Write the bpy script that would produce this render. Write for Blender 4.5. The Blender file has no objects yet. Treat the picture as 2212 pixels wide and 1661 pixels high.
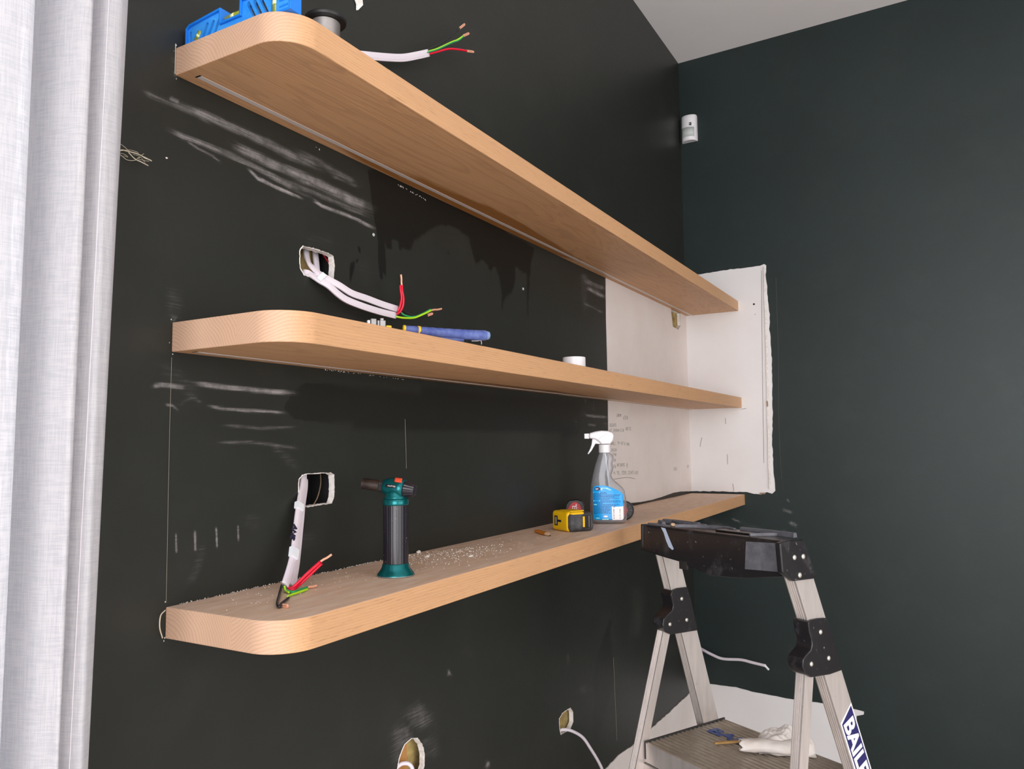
import bpy, bmesh, math, random
import numpy as np
from mathutils import Vector, Matrix, geometry, noise as mnoise
random.seed(7)
C = bpy.context.scene.collection
scene = bpy.context.scene
# ------------------------------------------------------------------ camera
CAM = np.array([-0.74111, -1.01791, 1.605]); YAW, PITCH, ROLL, FPX = 0.51633, 0.07743, -0.01225, 1637.95
_F = np.array([math.cos(YAW)*math.cos(PITCH), math.sin(YAW)*math.cos(PITCH), math.sin(PITCH)])
_R = np.cross(_F, [0, 0, 1]); _R /= np.linalg.norm(_R); _U = np.cross(_R, _F)
_R, _U = _R*math.cos(ROLL)+_U*math.sin(ROLL), -_R*math.sin(ROLL)+_U*math.cos(ROLL)
cd = bpy.data.cameras.new('camera'); cam = bpy.data.objects.new('camera', cd); C.objects.link(cam)
cam.matrix_world = Matrix(((_R[0], _U[0], -_F[0], CAM[0]), (_R[1], _U[1], -_F[1], CAM[1]), (_R[2], _U[2], -_F[2], CAM[2]), (0, 0, 0, 1)))
cd.sensor_fit = 'HORIZONTAL'; cd.sensor_width = 36; cd.lens = FPX/2212*36; cd.clip_start = 0.02
scene.camera = cam
# ------------------------------------------------------------------ world, lights, exposure
w = bpy.data.worlds.new('world'); scene.world = w; w.use_nodes = True
w.node_tree.nodes['Background'].inputs[0].default_value = (0.75, 0.85, 1.0, 1)
w.node_tree.nodes['Background'].inputs[1].default_value = 1.0
scene.view_settings.view_transform = 'Standard'; scene.view_settings.look = 'None'
scene.view_settings.exposure = 0.06; scene.view_settings.gamma = 1.0
scene.view_settings.use_curve_mapping = False
def area(name, loc, rot, sx, sy, power, col):
    l = bpy.data.lights.new(name, 'AREA'); l.shape = 'RECTANGLE'; l.size = sx; l.size_y = sy; l.energy = power; l.color = col
    o = bpy.data.objects.new(name, l); o.location = loc; o.rotation_euler = rot; C.objects.link(o); return o
area('daylight_near', (-2.93, -2.3, 1.75), (0, -math.pi/2, 0), 2.2, 2.6, 112, (1.0, 0.975, 0.97))
area('daylight_right', (-0.4, -4.43, 1.6), (math.pi/2, 0, 0), 3.2, 2.3, 62, (1.0, 0.92, 0.85))
area('daylight_behind_curtain', (-1.35, -0.02, 1.45), (-math.pi/2, 0, 0), 2.0, 2.5, 58, (0.90, 0.95, 1.0))

# ------------------------------------------------------------------ photo geometry helpers (a pixel read off the photograph -> a point on a known surface)
def ray(px, py): return _F+_R*((px-1106)/FPX)-_U*((py-830.5)/FPX)
def on(px, py, ax, v):
    d = ray(px, py); s = (v-CAM[ax])/d[ax]; return CAM+d*s
def WL(px, py, y=0.0): return on(px, py, 1, y)
def proj(X):
    d = np.asarray(X, float)-CAM; z = d@_F
    return 1106+FPX*(d@_R)/z, 830.5-FPX*(d@_U)/z
L, SK, ZC = 2.7, 0.025, 3.405
def FW(px, py, off=0.0):      # far wall: x = L + SK*y
    d = ray(px, py); s = (L-off+SK*CAM[1]-CAM[0])/(d[0]-SK*d[1]); return CAM+d*s
def farx(y): return L+SK*y
def crop(x0, y0, s, pts): return [(x0+s*a, y0+s*b) for a, b in pts]

# ------------------------------------------------------------------ mesh helpers
def mesh(name, verts, faces, mat=None, parent=None, smooth=False, bevel=0, seg=2, autosmooth=None, solid=0):
    me = bpy.data.meshes.new(name)
    me.from_pydata([tuple(v) for v in verts], [], [tuple(f) for f in faces]); me.update()
    bm = bmesh.new(); bm.from_mesh(me); bmesh.ops.recalc_face_normals(bm, faces=bm.faces)
    bm.to_mesh(me); bm.free()
    if smooth: me.shade_smooth()
    o = bpy.data.objects.new(name, me); C.objects.link(o)
    if mat: me.materials.append(mat)
    if parent: o.parent = parent; o.matrix_parent_inverse = parent.matrix_world.inverted() if False else Matrix()
    if parent is not None:
        off = world_loc(parent)
        me.transform(off.inverted())
    if solid:
        m = o.modifiers.new('s', 'SOLIDIFY'); m.thickness = solid; m.offset = 0
    if bevel:
        m = o.modifiers.new('b', 'BEVEL'); m.width = bevel; m.segments = seg; m.limit_method = 'ANGLE'; m.angle_limit = math.radians(40)
        if not smooth:
            me.shade_smooth(); m2 = o.modifiers.new('n', 'WEIGHTED_NORMAL')
    return o
def world_loc(o):
    m = o.matrix_basis.copy(); p = o.parent
    while p: m = p.matrix_basis @ m; p = p.parent
    return m
def thing(name, label, cat, loc=(0, 0, 0), group=None):
    o = bpy.data.objects.new(name, None); o.location = loc; o.empty_display_size = .02; C.objects.link(o)
    o['label'] = label; o['category'] = cat
    if group: o['group'] = group
    return o
def tag(o, label, cat=None, group=None, kind=None):
    if label: o['label'] = label
    if cat: o['category'] = cat
    if group: o['group'] = group
    if kind: o['kind'] = kind
    return o
def join(*ms):
    V, Fs = [], []
    for v, f in ms:
        n = len(V); V += [tuple(a) for a in v]; Fs += [tuple(i+n for i in g) for g in f]
    return V, Fs
def box(x0, x1, y0, y1, z0, z1):
    v = [(x, y, z) for x in (x0, x1) for y in (y0, y1) for z in (z0, z1)]
    return v, [(0, 1, 3, 2), (4, 6, 7, 5), (0, 4, 5, 1), (2, 3, 7, 6), (0, 2, 6, 4), (1, 5, 7, 3)]
def frame(O, X, Y, Z):
    O, X, Y, Z = (np.array(a, float) for a in (O, X, Y, Z))
    return lambda vs: [tuple(O+X*a+Y*b+Z*c) for a, b, c in vs]
def tf(m, fr): return fr(m[0]), m[1]
def prism(poly, c0, c1):      # polygon in (a,b), extruded along c ; verts (a,b,c)
    n = len(poly); v = [(a, b, c0) for a, b in poly]+[(a, b, c1) for a, b in poly]
    f = [tuple(range(n))[::-1], tuple(range(n, 2*n))]+[(i, (i+1) % n, n+(i+1) % n, n+i) for i in range(n)]
    return v, f
def lathe(prof, n=32, cap=True):   # (r,z) about z
    v = []; f = []
    for r, z in prof:
        for k in range(n): a = 2*math.pi*k/n; v.append((r*math.cos(a), r*math.sin(a), z))
    for i in range(len(prof)-1):
        for k in range(n): f.append((i*n+k, i*n+(k+1) % n, (i+1)*n+(k+1) % n, (i+1)*n+k))
    if cap: f.append(tuple(range(n))[::-1]); f.append(tuple((len(prof)-1)*n+k for k in range(n)))
    return v, f
def catmull(P, n=8):
    P = [np.array(p, float) for p in P]
    if len(P) < 3: return [P[0]+(P[-1]-P[0])*t for t in np.linspace(0, 1, n)]
    Q = [2*P[0]-P[1]]+P+[2*P[-1]-P[-2]]; out = []
    for i in range(1, len(Q)-2):
        for t in np.linspace(0, 1, n, endpoint=False):
            a, b, c, d = Q[i-1:i+3]
            out.append(.5*((2*b)+(c-a)*t+(2*a-5*b+4*c-d)*t*t+(3*b-a-3*c+d)*t**3))
    out.append(P[-1]); return out
def sweep(P, sec, up=(0, 0, 1), taper=None, smooth=8):   # sec list of (side, up)
    P = catmull(P, smooth) if smooth else [np.array(p, float) for p in P]
    v = []; f = []; n = len(sec); up = np.array(up, float)
    for i, p in enumerate(P):
        t = P[min(i+1, len(P)-1)]-P[max(i-1, 0)]; t /= np.linalg.norm(t)+1e-12
        s = np.cross(t, up); s /= np.linalg.norm(s)+1e-9; u = np.cross(s, t)
        k = taper(i/(len(P)-1)) if taper else 1
        for a, b in sec: v.append(p+s*a*k+u*b*k)
    for i in range(len(P)-1):
        for k in range(n): f.append((i*n+k, i*n+(k+1) % n, (i+1)*n+(k+1) % n, (i+1)*n+k))
    f.append(tuple(range(n))[::-1]); f.append(tuple((len(P)-1)*n+k for k in range(n)))
    return v, f
def circ(r, n=10): return [(r*math.cos(2*math.pi*k/n), r*math.sin(2*math.pi*k/n)) for k in range(n)]
def tube(P, r, n=8, up=(0, 0, 1), smooth=8): return sweep(P, circ(r, n), up, smooth=smooth)
def flatcable(w=.0125, h=.0052, lobes=3):     # ribbed flat cable section, width along 'up'
    out = []; m = 7; r = h/2
    for side in (1, -1):
        for k in range(lobes):
            c = (-w/2+r)+(w-2*r)*k/(lobes-1); c *= side
            for j in range(1, m):
                a = math.pi*j/m
                out.append((side*r*math.sin(a), c-side*min(r, (w-2*r)/(lobes-1)/2)*math.cos(a)*1.0))
    return out
def ribbon_section(w=.0125, h=.005):
    r = h/2; n = 40; o = []
    for i in range(n):
        a = 2*math.pi*i/n; ca, sa = math.cos(a), math.sin(a)
        u = w/2*math.copysign(abs(ca)**.6, ca); s = r*math.copysign(abs(sa)**.45, sa)
        s *= 1-.22*(1+math.cos(6*math.pi*u/w))/2*(abs(u) < w/2.2)
        o.append((s, u))
    return o
def ico(r, loc, sx=1, sy=1, sz=1, jit=.25):
    bm = bmesh.new(); bmesh.ops.create_icosphere(bm, subdivisions=1, radius=r); bm.verts.index_update()
    v = [(a.co.x*sx*(1+random.uniform(-jit, jit))+loc[0], a.co.y*sy*(1+random.uniform(-jit, jit))+loc[1], a.co.z*sz*(1+random.uniform(-jit, jit))+loc[2]) for a in bm.verts]
    f = [tuple(q.index for q in a.verts) for a in bm.faces]; bm.free(); return v, f
def text_mesh(s, size, fr, name, mat, parent, depth=.0003, align='LEFT', xs=1, bold=0):   # text in a-b plane
    cv = bpy.data.curves.new(name, 'FONT'); cv.body = s; cv.size = size; cv.extrude = depth; cv.align_x = align; cv.offset = bold
    cv.resolution_u = 3
    to = bpy.data.objects.new(name, cv); C.objects.link(to)
    dg = bpy.context.evaluated_depsgraph_get(); me = bpy.data.meshes.new_from_object(to.evaluated_get(dg))
    vs = fr([(v.co.x*xs, v.co.y, v.co.z) for v in me.vertices]); fs = [tuple(p.vertices) for p in me.polygons]
    bpy.data.objects.remove(to); bpy.data.curves.remove(cv); bpy.data.meshes.remove(me)
    return mesh(name, vs, fs, mat, parent)

# ------------------------------------------------------------------ materials
def mat(name, col, rough=.5, metal=0, spec=.5, **kw):
    m = bpy.data.materials.new(name); m.use_nodes = True; b = m.node_tree.nodes['Principled BSDF']
    b.inputs['Base Color'].default_value = (*col, 1); b.inputs['Roughness'].default_value = rough; b.inputs['Metallic'].default_value = metal
    b.inputs['Specular IOR Level'].default_value = spec
    for k, v in kw.items(): b.inputs[k.replace('_', ' ')].default_value = v
    return m
class N:
    def __init__(s, m): s.t = m.node_tree; s.b = s.t.nodes['Principled BSDF']
    def n(s, typ, **kw):
        nd = s.t.nodes.new(typ)
        for k, v in kw.items():
            if k.startswith('i_'):
                key = k[2:]; key = int(key) if key.isdigit() else key.replace('_', ' ')
                if hasattr(v, 'is_output') or isinstance(v, bpy.types.NodeSocket): s.t.links.new(v, nd.inputs[key])
                else: nd.inputs[key].default_value = v
            else: setattr(nd, k, v)
        return nd
    def l(s, a, b): s.t.links.new(a, b)
    def math(s, op, a, b=0.0, clamp=False):
        nd = s.t.nodes.new('ShaderNodeMath'); nd.operation = op; nd.use_clamp = clamp
        for i, v in enumerate((a, b)):
            if isinstance(v, bpy.types.NodeSocket): s.l(v, nd.inputs[i])
            else: nd.inputs[i].default_value = v
        return nd.outputs[0]
    def mix(s, fac, a, b):
        nd = s.t.nodes.new('ShaderNodeMix'); nd.data_type = 'RGBA'
        for k, v in ((0, fac), (6, a), (7, b)):
            if isinstance(v, bpy.types.NodeSocket): s.l(v, nd.inputs[k])
            else: nd.inputs[k].default_value = v if k == 0 else (*v, 1)
        return nd.outputs[2]
    def ramp(s, v, stops):
        nd = s.t.nodes.new('ShaderNodeValToRGB'); s.l(v, nd.inputs[0]); e = nd.color_ramp.elements
        while len(e) < len(stops): e.new(.5)
        for q, (p, c) in zip(e, stops): q.position = p; q.color = (*c, 1) if not isinstance(c, (int, float)) else (c, c, c, 1)
        return nd.outputs[0]
    def coord(s, scale=(1, 1, 1), kind='Object', loc=(0, 0, 0)):
        t = s.n('ShaderNodeTexCoord'); mp = s.n('ShaderNodeMapping'); s.l(t.outputs[kind], mp.inputs[0])
        mp.inputs['Scale'].default_value = scale; mp.inputs['Location'].default_value = loc; return mp.outputs[0]
    def noise(s, vec, scale, detail=4, rough=.5, dist=0):
        nd = s.n('ShaderNodeTexNoise'); s.l(vec, nd.inputs['Vector']); nd.inputs['Scale'].default_value = scale
        nd.inputs['Detail'].default_value = detail; nd.inputs['Roughness'].default_value = rough; nd.inputs['Distortion'].default_value = dist
        return nd.outputs[0]
    def bump(s, h, strength=.3, dist=.001):
        nd = s.n('ShaderNodeBump'); s.l(h, nd.inputs['Height']); nd.inputs['Strength'].default_value = strength; nd.inputs['Distance'].default_value = dist
        s.l(nd.outputs[0], s.b.inputs['Normal'])

def wood_mat(name, off, dust=False, oil=None):
    m = mat(name, (.6, .4, .22), .55, spec=.35); g = N(m)
    t = g.n('ShaderNodeTexCoord').outputs['Object']
    # two laminated boards with their own growth rings, joined 0.14 m from the wall
    sep = g.n('ShaderNodeSeparateXYZ'); g.l(t, sep.inputs[0]); X, Y, Z = sep.outputs
    sel = g.math('LESS_THAN', Y, -.142)
    def rings(cy, cz, sc, dist):
        mp = g.n('ShaderNodeMapping'); g.l(t, mp.inputs[0]); mp.inputs['Location'].default_value = (off, -cy, -cz)
        mp2 = g.n('ShaderNodeMapping'); g.l(mp.outputs[0], mp2.inputs[0]); mp2.inputs['Scale'].default_value = (.12, 1, 1)
        nz = g.n('ShaderNodeTexNoise'); g.l(mp2.outputs[0], nz.inputs['Vector']); nz.inputs['Scale'].default_value = 7; nz.inputs['Detail'].default_value = 3
        vm = g.n('ShaderNodeVectorMath', operation='SUBTRACT'); g.l(nz.outputs[1], vm.inputs[0]); vm.inputs[1].default_value = (.5, .5, .5)
        vs = g.n('ShaderNodeVectorMath', operation='SCALE'); g.l(vm.outputs[0], vs.inputs[0]); vs.inputs['Scale'].default_value = dist
        va = g.n('ShaderNodeVectorMath', operation='ADD'); g.l(mp2.outputs[0], va.inputs[0]); g.l(vs.outputs[0], va.inputs[1])
        wv = g.n('ShaderNodeTexWave', wave_type='RINGS', rings_direction='X', wave_profile='SAW'); g.l(va.outputs[0], wv.inputs['Vector'])
        wv.inputs['Scale'].default_value = sc; wv.inputs['Distortion'].default_value = .8; wv.inputs['Detail'].default_value = 2
        return wv.outputs['Fac']
    r1 = rings(.03, -.12, 62, .055); r2 = rings(-.25, -.15, 70, .045)
    nd = g.n('ShaderNodeMix'); g.l(sel, nd.inputs[0]); g.l(r1, nd.inputs[2]); g.l(r2, nd.inputs[3]); ring = nd.outputs[0]
    ringc = g.ramp(ring, [(0, 1.0), (.55, .85), (.85, .25), (1, .9)])
    big = g.noise(g.coord((.5, 4, 4)), 3, 3)
    base = g.mix(big, (.70, .40, .205), (.58, .335, .175))
    c1 = g.mix(g.math('MULTIPLY', g.math('SUBTRACT', 1.0, ringc), .38), base, (.36, .19, .095))
    pore = g.noise(g.coord((30, 700, 620)), 1, 3, .65)
    pm = g.ramp(pore, [(.58, 0.0), (.66, 1.0)])
    fib = g.noise(g.coord((6, 260, 260)), 1, 4, .6)
    c2 = g.mix(g.math('MULTIPLY', pm, g.math('ADD', .18, g.math('MULTIPLY', g.math('SUBTRACT', 1.0, ringc), .45))), c1, (.24, .12, .055))
    c3 = g.mix(g.math('MULTIPLY', g.ramp(fib, [(.35, 0.0), (.7, 1.0)]), .22), c2, (.42, .24, .13))
    col = c3; rg = .55
    geo = g.n('ShaderNodeNewGeometry'); sn = g.n('ShaderNodeSeparateXYZ'); g.l(geo.outputs['Normal'], sn.inputs[0])
    # cathedral figure on the flat-sawn faces
    cn = g.noise(g.coord((.75, 5.5, 2), loc=(off, 1, 0)), 1.3, 3, .5, .4)
    ln = g.math('FRACT', g.math('MULTIPLY', cn, 17.0)); lm = g.ramp(ln, [(0, 0.0), (.55, .15), (.9, 1.0), (1, 0.0)])
    flat_ = g.math('GREATER_THAN', g.math('ABSOLUTE', sn.outputs[2]), .8)
    col = g.mix(g.math('MULTIPLY', g.math('MULTIPLY', lm, flat_), .34), col, (.34, .18, .095))
    tone = g.ramp(g.noise(g.coord((1.1, 30, 30), loc=(off, 0, 0)), 1, 3, .6), [(.4, 0.0), (.75, 1.0)])
    col = g.mix(g.math('MULTIPLY', tone, .28), col, (.45, .25, .14))
    # end grain on the -x end face, with its pinkish light put into the colour
    endm = g.math('MULTIPLY', g.ramp(g.math('MULTIPLY', sn.outputs[0], -1.0), [(.4, 0.0), (.9, 1.0)]), .55)
    col = g.mix(endm, col, g.mix(g.math('MULTIPLY', g.math('SUBTRACT', 1.0, ringc), .65), (.66, .46, .36), (.40, .23, .15)))
    if oil:     # oil-soaked patches along the light strip on the underside
        o1 = g.noise(g.coord((1.6, 10, 1), loc=(oil, 0, 0)), 1.5, 3, .5)
        band = g.math('SUBTRACT', 1.0, g.math('DIVIDE', g.math('ABSOLUTE', g.math('ADD', Y, .03)), .062), True)
        xb = g.math('SUBTRACT', 1.0, g.math('DIVIDE', g.math('ABSOLUTE', g.math('SUBTRACT', X, .95)), .75), True)
        om = g.ramp(g.math('ADD', g.math('MULTIPLY', g.math('MULTIPLY', band, xb), 1.5), g.math('SUBTRACT', o1, .72)), [(.16, 0.0), (.34, 1.0)])
        om = g.math('MULTIPLY', om, g.math('LESS_THAN', sn.outputs[2], -.5))
        col = g.mix(g.math('MULTIPLY', om, .85), col, (.34, .135, .025))
        g.l(g.math('SUBTRACT', .5, g.math('MULTIPLY', om, .3)), g.b.inputs['Roughness'])
    if dust:
        dn = g.noise(g.coord((3, 14, 3)), 4, 5, .65)
        dust_toplight = g.math('MULTIPLY', g.ramp(dn, [(.3, .4), (.7, 1.0)]), g.math('GREATER_THAN', sn.outputs[2], .8))
        col = g.mix(g.math('MULTIPLY', dust_toplight, .62), col, (.86, .73, .63))  # pale dust, with light from above also put into its colour
    g.l(col, g.b.inputs['Base Color'])
    g.bump(g.math('ADD', g.math('MULTIPLY', pm, -1.0), g.math('MULTIPLY', fib, .4)), .25, .0006)
    return m
def paint_mat(name, base):
    m = mat(name, base, .42, spec=.38); g = N(m)
    at = g.n('ShaderNodeAttribute', attribute_name='scuff').outputs['Fac']
    wt = g.n('ShaderNodeAttribute', attribute_name='wet').outputs['Fac']
    o = g.coord((1, 1, 1))
    big = g.noise(o, 2.5, 4); fine = g.noise(o, 60, 5, .65)
    b2 = tuple(c*1.15 for c in base)
    col = g.mix(g.ramp(big, [(.35, 0.0), (.7, 1.0)]), base, b2)
    grain = g.math('ADD', g.math('MULTIPLY', g.noise(g.coord((16, 16, 330), loc=(0, 0, 0)), 1, 3, .6, .6), .62), g.math('MULTIPLY', g.noise(g.coord((420, 420, 600)), 1, 3, .8), .38))
    sm = g.math('MULTIPLY', at, g.math('ADD', g.math('MULTIPLY', g.ramp(g.math('ADD', grain, g.math('MULTIPLY', at, .3)), [(.52, 0.0), (.80, 1.0)]), 1.0), .05), True)
    sm = g.math('MULTIPLY', sm, g.ramp(g.noise(o, 26, 4, .7), [(.35, .35), (.6, 1.0)]))
    speck = g.ramp(g.noise(o, 240, 2, .5), [(.74, 0.0), (.8, 1.0)])
    col = g.mix(g.math('MULTIPLY', speck, .16), col, (.4, .4, .38))
    haze = g.ramp(g.noise(o, 7, 6, .7), [(.5, 0.0), (.8, 1.0)])
    col = g.mix(g.math('MULTIPLY', haze, .018), col, (.4, .4, .38))
    col = g.mix(wt, col, tuple(c*.25 for c in base))
    col = g.mix(g.math('MULTIPLY', sm, .62), col, (.50, .47, .47))
    g.l(col, g.b.inputs['Base Color'])
    rgh = g.math('ADD', g.math('ADD', .40, g.math('MULTIPLY', fine, .10)), g.math('MULTIPLY', sm, .3), True)
    g.l(rgh, g.b.inputs['Roughness'])
    g.bump(g.noise(o, 900, 2, .5), .06, .0004)
    return m
def noisy(m, c1, c2, scale, vscale=(1, 1, 1), r=(.3, .7), bump=0, bd=.001, detail=5):
    g = N(m); n = g.noise(g.coord(vscale), scale, detail, .6)
    g.l(g.mix(g.ramp(n, [(r[0], 0.0), (r[1], 1.0)]), c1, c2), g.b.inputs['Base Color'])
    if bump: g.bump(n, bump, bd)
    return m
M = {}
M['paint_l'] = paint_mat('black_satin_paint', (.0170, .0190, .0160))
M['paint_f'] = paint_mat('black_paint_cool_lit', (.0125, .0225, .0215))  # same paint as the left wall, with the cooler light put into its colour
M['ceil'] = noisy(mat('ceiling_white', (.8, .79, .8), .9), (.88, .86, .87), (.85, .83, .84), 2)
M['white_wall'] = mat('white_wall', (.78, .76, .73), .9)
M['floor'] = noisy(mat('floor_sheet', (.6, .55, .5), .8), (.62, .56, .50), (.52, .47, .42), 3)
M['plaster'] = noisy(mat('bare_plaster', (.75, .7, .68), .85, spec=.25), (.76, .705, .68), (.67, .60, .565), 5, r=(.35, .85), bump=.1, bd=.0008)
M['plaster2'] = noisy(mat('bare_plaster_white', (.78, .77, .77), .85, spec=.25), (.78, .77, .775), (.72, .69, .685), 3, r=(.4, .85), bump=.1, bd=.0008)
M['gyp'] = noisy(mat('gypsum_core', (.8, .78, .77), .95), (.85, .82, .80), (.62, .56, .5), 120, r=(.4, .75), bump=.6, bd=.002)
M['paperbrown'] = noisy(mat('torn_brown_paper', (.45, .3, .2), .9), (.42, .29, .19), (.25, .17, .1), 60)
M['wood1'] = wood_mat('oak_top_shelf', .0, oil=.3)
M['wood2'] = wood_mat('oak_middle_shelf', 3.3, oil=1.7)
M['wood3'] = wood_mat('oak_bottom_shelf', 6.1, dust=True)
M['led'] = mat('frosted_diffuser', (.62, .56, .54), .35)
M['blue'] = noisy(mat('blue_plastic', (.02, .28, .85), .4), (.015, .25, .82), (.06, .36, .88), 40)
M['bluerib'] = mat('blue_plastic_rib', (.01, .2, .75), .4)
M['vial'] = mat('vial_liquid', (.55, .6, .05), .1, Transmission_Weight=.55)
M['bubble'] = mat('vial_bubble', (.8, .85, .4), .1)
M['blackpl'] = noisy(mat('black_plastic', (.02, .02, .02), .45), (.014, .014, .015), (.032, .031, .030), 30, bump=.1)
M['black'] = mat('black', (.012, .012, .013), .4)
M['steelwire'] = mat('tin_wire', (.36, .34, .33), .45, .6)
M['cable'] = mat('white_pvc', (.74, .68, .74), .4)
M['clip'] = mat('clear_tape', (.84, .87, .92), .3)
M['red'] = mat('red_insulation', (.75, .005, .035), .35)
M['green'] = mat('green_insulation', (.02, .33, .10), .35)
M['yellow_green'] = mat('yellow_green_insulation', (.42, .75, .02), .35)
M['blackwire'] = mat('black_insulation', (.015, .015, .018), .35)
M['copper'] = mat('copper', (.90, .47, .31), .4, .35)
M['ink'] = mat('marker_ink', (.02, .02, .05), .6)
M['pencil'] = mat('pencil_lead', (.30, .28, .27), .7)
M['pencilfaint'] = mat('faint_pencil_lead', (.09, .088, .085), .7)
M['teal'] = noisy(mat('teal_metallic', (.0, .17, .17), .22, .6), (.002, .10, .115), (.006, .17, .17), 8)
M['blackgloss'] = mat('black_gloss', (.014, .012, .018), .25)
M['barrel'] = noisy(mat('burnt_steel', (.12, .09, .08), .35, .8), (.15, .12, .11), (.07, .05, .045), 30)
M['redpl'] = mat('red_plastic', (.55, .02, .03), .4)
M['orangered'] = mat('orange_red', (.8, .09, .04), .4)
M['whitepl'] = mat('white_plastic', (.80, .79, .82), .35)
M['greypl'] = mat('grey_lens', (.52, .56, .55), .5)
M['darkgrey'] = mat('dark_grey', (.06, .06, .065), .5)
M['yellow'] = noisy(mat('yellow_plastic', (.85, .52, .0), .4), (.90, .55, .005), (.80, .46, .0), 20)
M['rubber'] = noisy(mat('dusty_rubber', (.05, .05, .055), .6), (.035, .035, .04), (.10, .10, .105), 50, r=(.45, .75), bump=.15)
M['orange'] = mat('orange_lacquer', (.62, .20, .015), .35)
M['rawwood'] = mat('raw_wood', (.62, .42, .26), .7)
M['bluehandle'] = noisy(mat('blue_grip', (.06, .1, .35), .6), (.055, .085, .30), (.14, .19, .42), 60, (1, 1, 1), r=(.4, .8))
M['bluehandle2'] = mat('pale_blue_grip_end', (.18, .27, .48), .5)
M['steel'] = noisy(mat('tool_steel', (.5, .5, .5), .45, .6), (.42, .42, .43), (.28, .27, .26), 50)
M['label'] = mat('blue_label', (.0, .36, .85), .3)
M['labelwhite'] = mat('white_label', (.85, .83, .83), .35)
M['labelink'] = mat('label_ink', (.01, .06, .22), .5)
M['labelpale'] = mat('label_pale_green', (.45, .85, .75), .5)
M['navy'] = mat('navy', (.015, .015, .11), .4)
M['insul'] = noisy(mat('glass_wool', (.45, .33, .1), .95), (.50, .38, .14), (.20, .13, .05), 25, r=(.35, .65), bump=.8, bd=.006)
M['stud'] = noisy(mat('timber_stud', (.5, .22, .06), .7), (.55, .27, .08), (.38, .17, .05), 6, (1, 12, 1))
M['studdark'] = noisy(mat('brown_timber', (.28, .17, .07), .8), (.30, .19, .08), (.16, .1, .04), 8, (6, 6, 1))
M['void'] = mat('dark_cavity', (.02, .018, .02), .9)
M['fibre'] = mat('jute_fibre', (.62, .55, .42), .8)
M['crumb'] = mat('plaster_crumb', (.85, .80, .74), .9)
M['crumb2'] = mat('timber_crumb', (.65, .38, .16), .9)
M['ragm'] = noisy(mat('paper_towel', (.82, .78, .74), .95), (.84, .80, .77), (.70, .62, .55), 14, r=(.35, .8), bump=.5, bd=.002)
def alu(name, base, c2):
    m = mat(name, base, .34, .62, spec=.5); g = N(m)
    n = g.noise(g.coord((14, 14, 2)), 3, 6, .65); col = g.mix(g.ramp(n, [(.35, 0.0), (.75, 1.0)]), base, c2)
    dirt = g.ramp(g.noise(g.coord((1, 1, 1)), 45, 4, .7), [(.66, 0.0), (.74, 1.0)])
    g.l(g.mix(g.math('MULTIPLY', dirt, .5), col, (.2, .18, .17)), g.b.inputs['Base Color'])
    g.l(g.math('ADD', .3, g.math('MULTIPLY', n, .2)), g.b.inputs['Roughness']); return m
M['alu'] = alu('aluminium', (.74, .675, .645), (.56, .51, .485))
M['aludark'] = alu('worn_aluminium_tread', (.52, .46, .39), (.40, .34, .27))
M['rivet'] = mat('rivet', (.62, .6, .54), .35, .6)
def scuffed():
    m = mat('scuffed_black_plastic', (.02, .02, .02), .4); g = N(m)
    a = g.ramp(g.noise(g.coord((1, 1, .6)), 22, 7, .75), [(.55, 0.0), (.75, 1.0)]); b = g.ramp(g.noise(g.coord((1, 1, 1)), 130, 3, .6), [(.68, 0.0), (.74, 1.0)])
    c = g.mix(g.math('MULTIPLY', a, .35), (.014, .013, .015), (.13, .13, .14)); g.l(g.mix(g.math('MULTIPLY', b, .5), c, (.5, .48, .46)), g.b.inputs['Base Color'])
    g.l(g.math('ADD', .3, g.math('MULTIPLY', a, .3)), g.b.inputs['Roughness']); return m
M['scuffed'] = scuffed()
M['greyscuff'] = noisy(mat('grey_worn_plastic', (.1, .1, .12), .5), (.085, .085, .10), (.15, .15, .17), 60)
M['paintmark'] = mat('pale_blue_paint', (.48, .56, .72), .5)
M['clear'] = mat('clear_plastic', (.86, .87, .9), .08, Transmission_Weight=.9, IOR=1.35)
def curtain_mat():
    m = bpy.data.materials.new('sheer_linen'); m.use_nodes = True; g = N(m); t = g.t
    v1 = g.noise(g.coord((700, 700, 30)), 1, 2, .6); v2 = g.noise(g.coord((40, 40, 700)), 1, 2, .6)
    wv = g.math('ADD', g.math('MULTIPLY', v1, .5), g.math('MULTIPLY', v2, .5))
    f = g.ramp(wv, [(.44, 0.0), (.56, 1.0)])
    col = g.mix(f, (.90, .88, .90), (.66, .66, .69))
    d = g.n('ShaderNodeBsdfDiffuse'); g.l(col, d.inputs[0]); tr = g.n('ShaderNodeBsdfTranslucent'); g.l(col, tr.inputs[0])
    m1 = g.n('ShaderNodeMixShader'); m1.inputs[0].default_value = .5; g.l(d.outputs[0], m1.inputs[1]); g.l(tr.outputs[0], m1.inputs[2])
    tp = g.n('ShaderNodeBsdfTransparent'); m2 = g.n('ShaderNodeMixShader'); g.l(g.math('MULTIPLY', g.math('SUBTRACT', 1.0, f), .16), m2.inputs[0])
    g.l(m1.outputs[0], m2.inputs[1]); g.l(tp.outputs[0], m2.inputs[2]); g.l(m2.outputs[0], t.nodes['Material Output'].inputs[0]); return m
M['curtain'] = curtain_mat()
def window_glass():
    m = mat('window_glass', (.95, .97, 1), .0, Transmission_Weight=1.0, IOR=1.05); return m
M['glass'] = window_glass()

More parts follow.
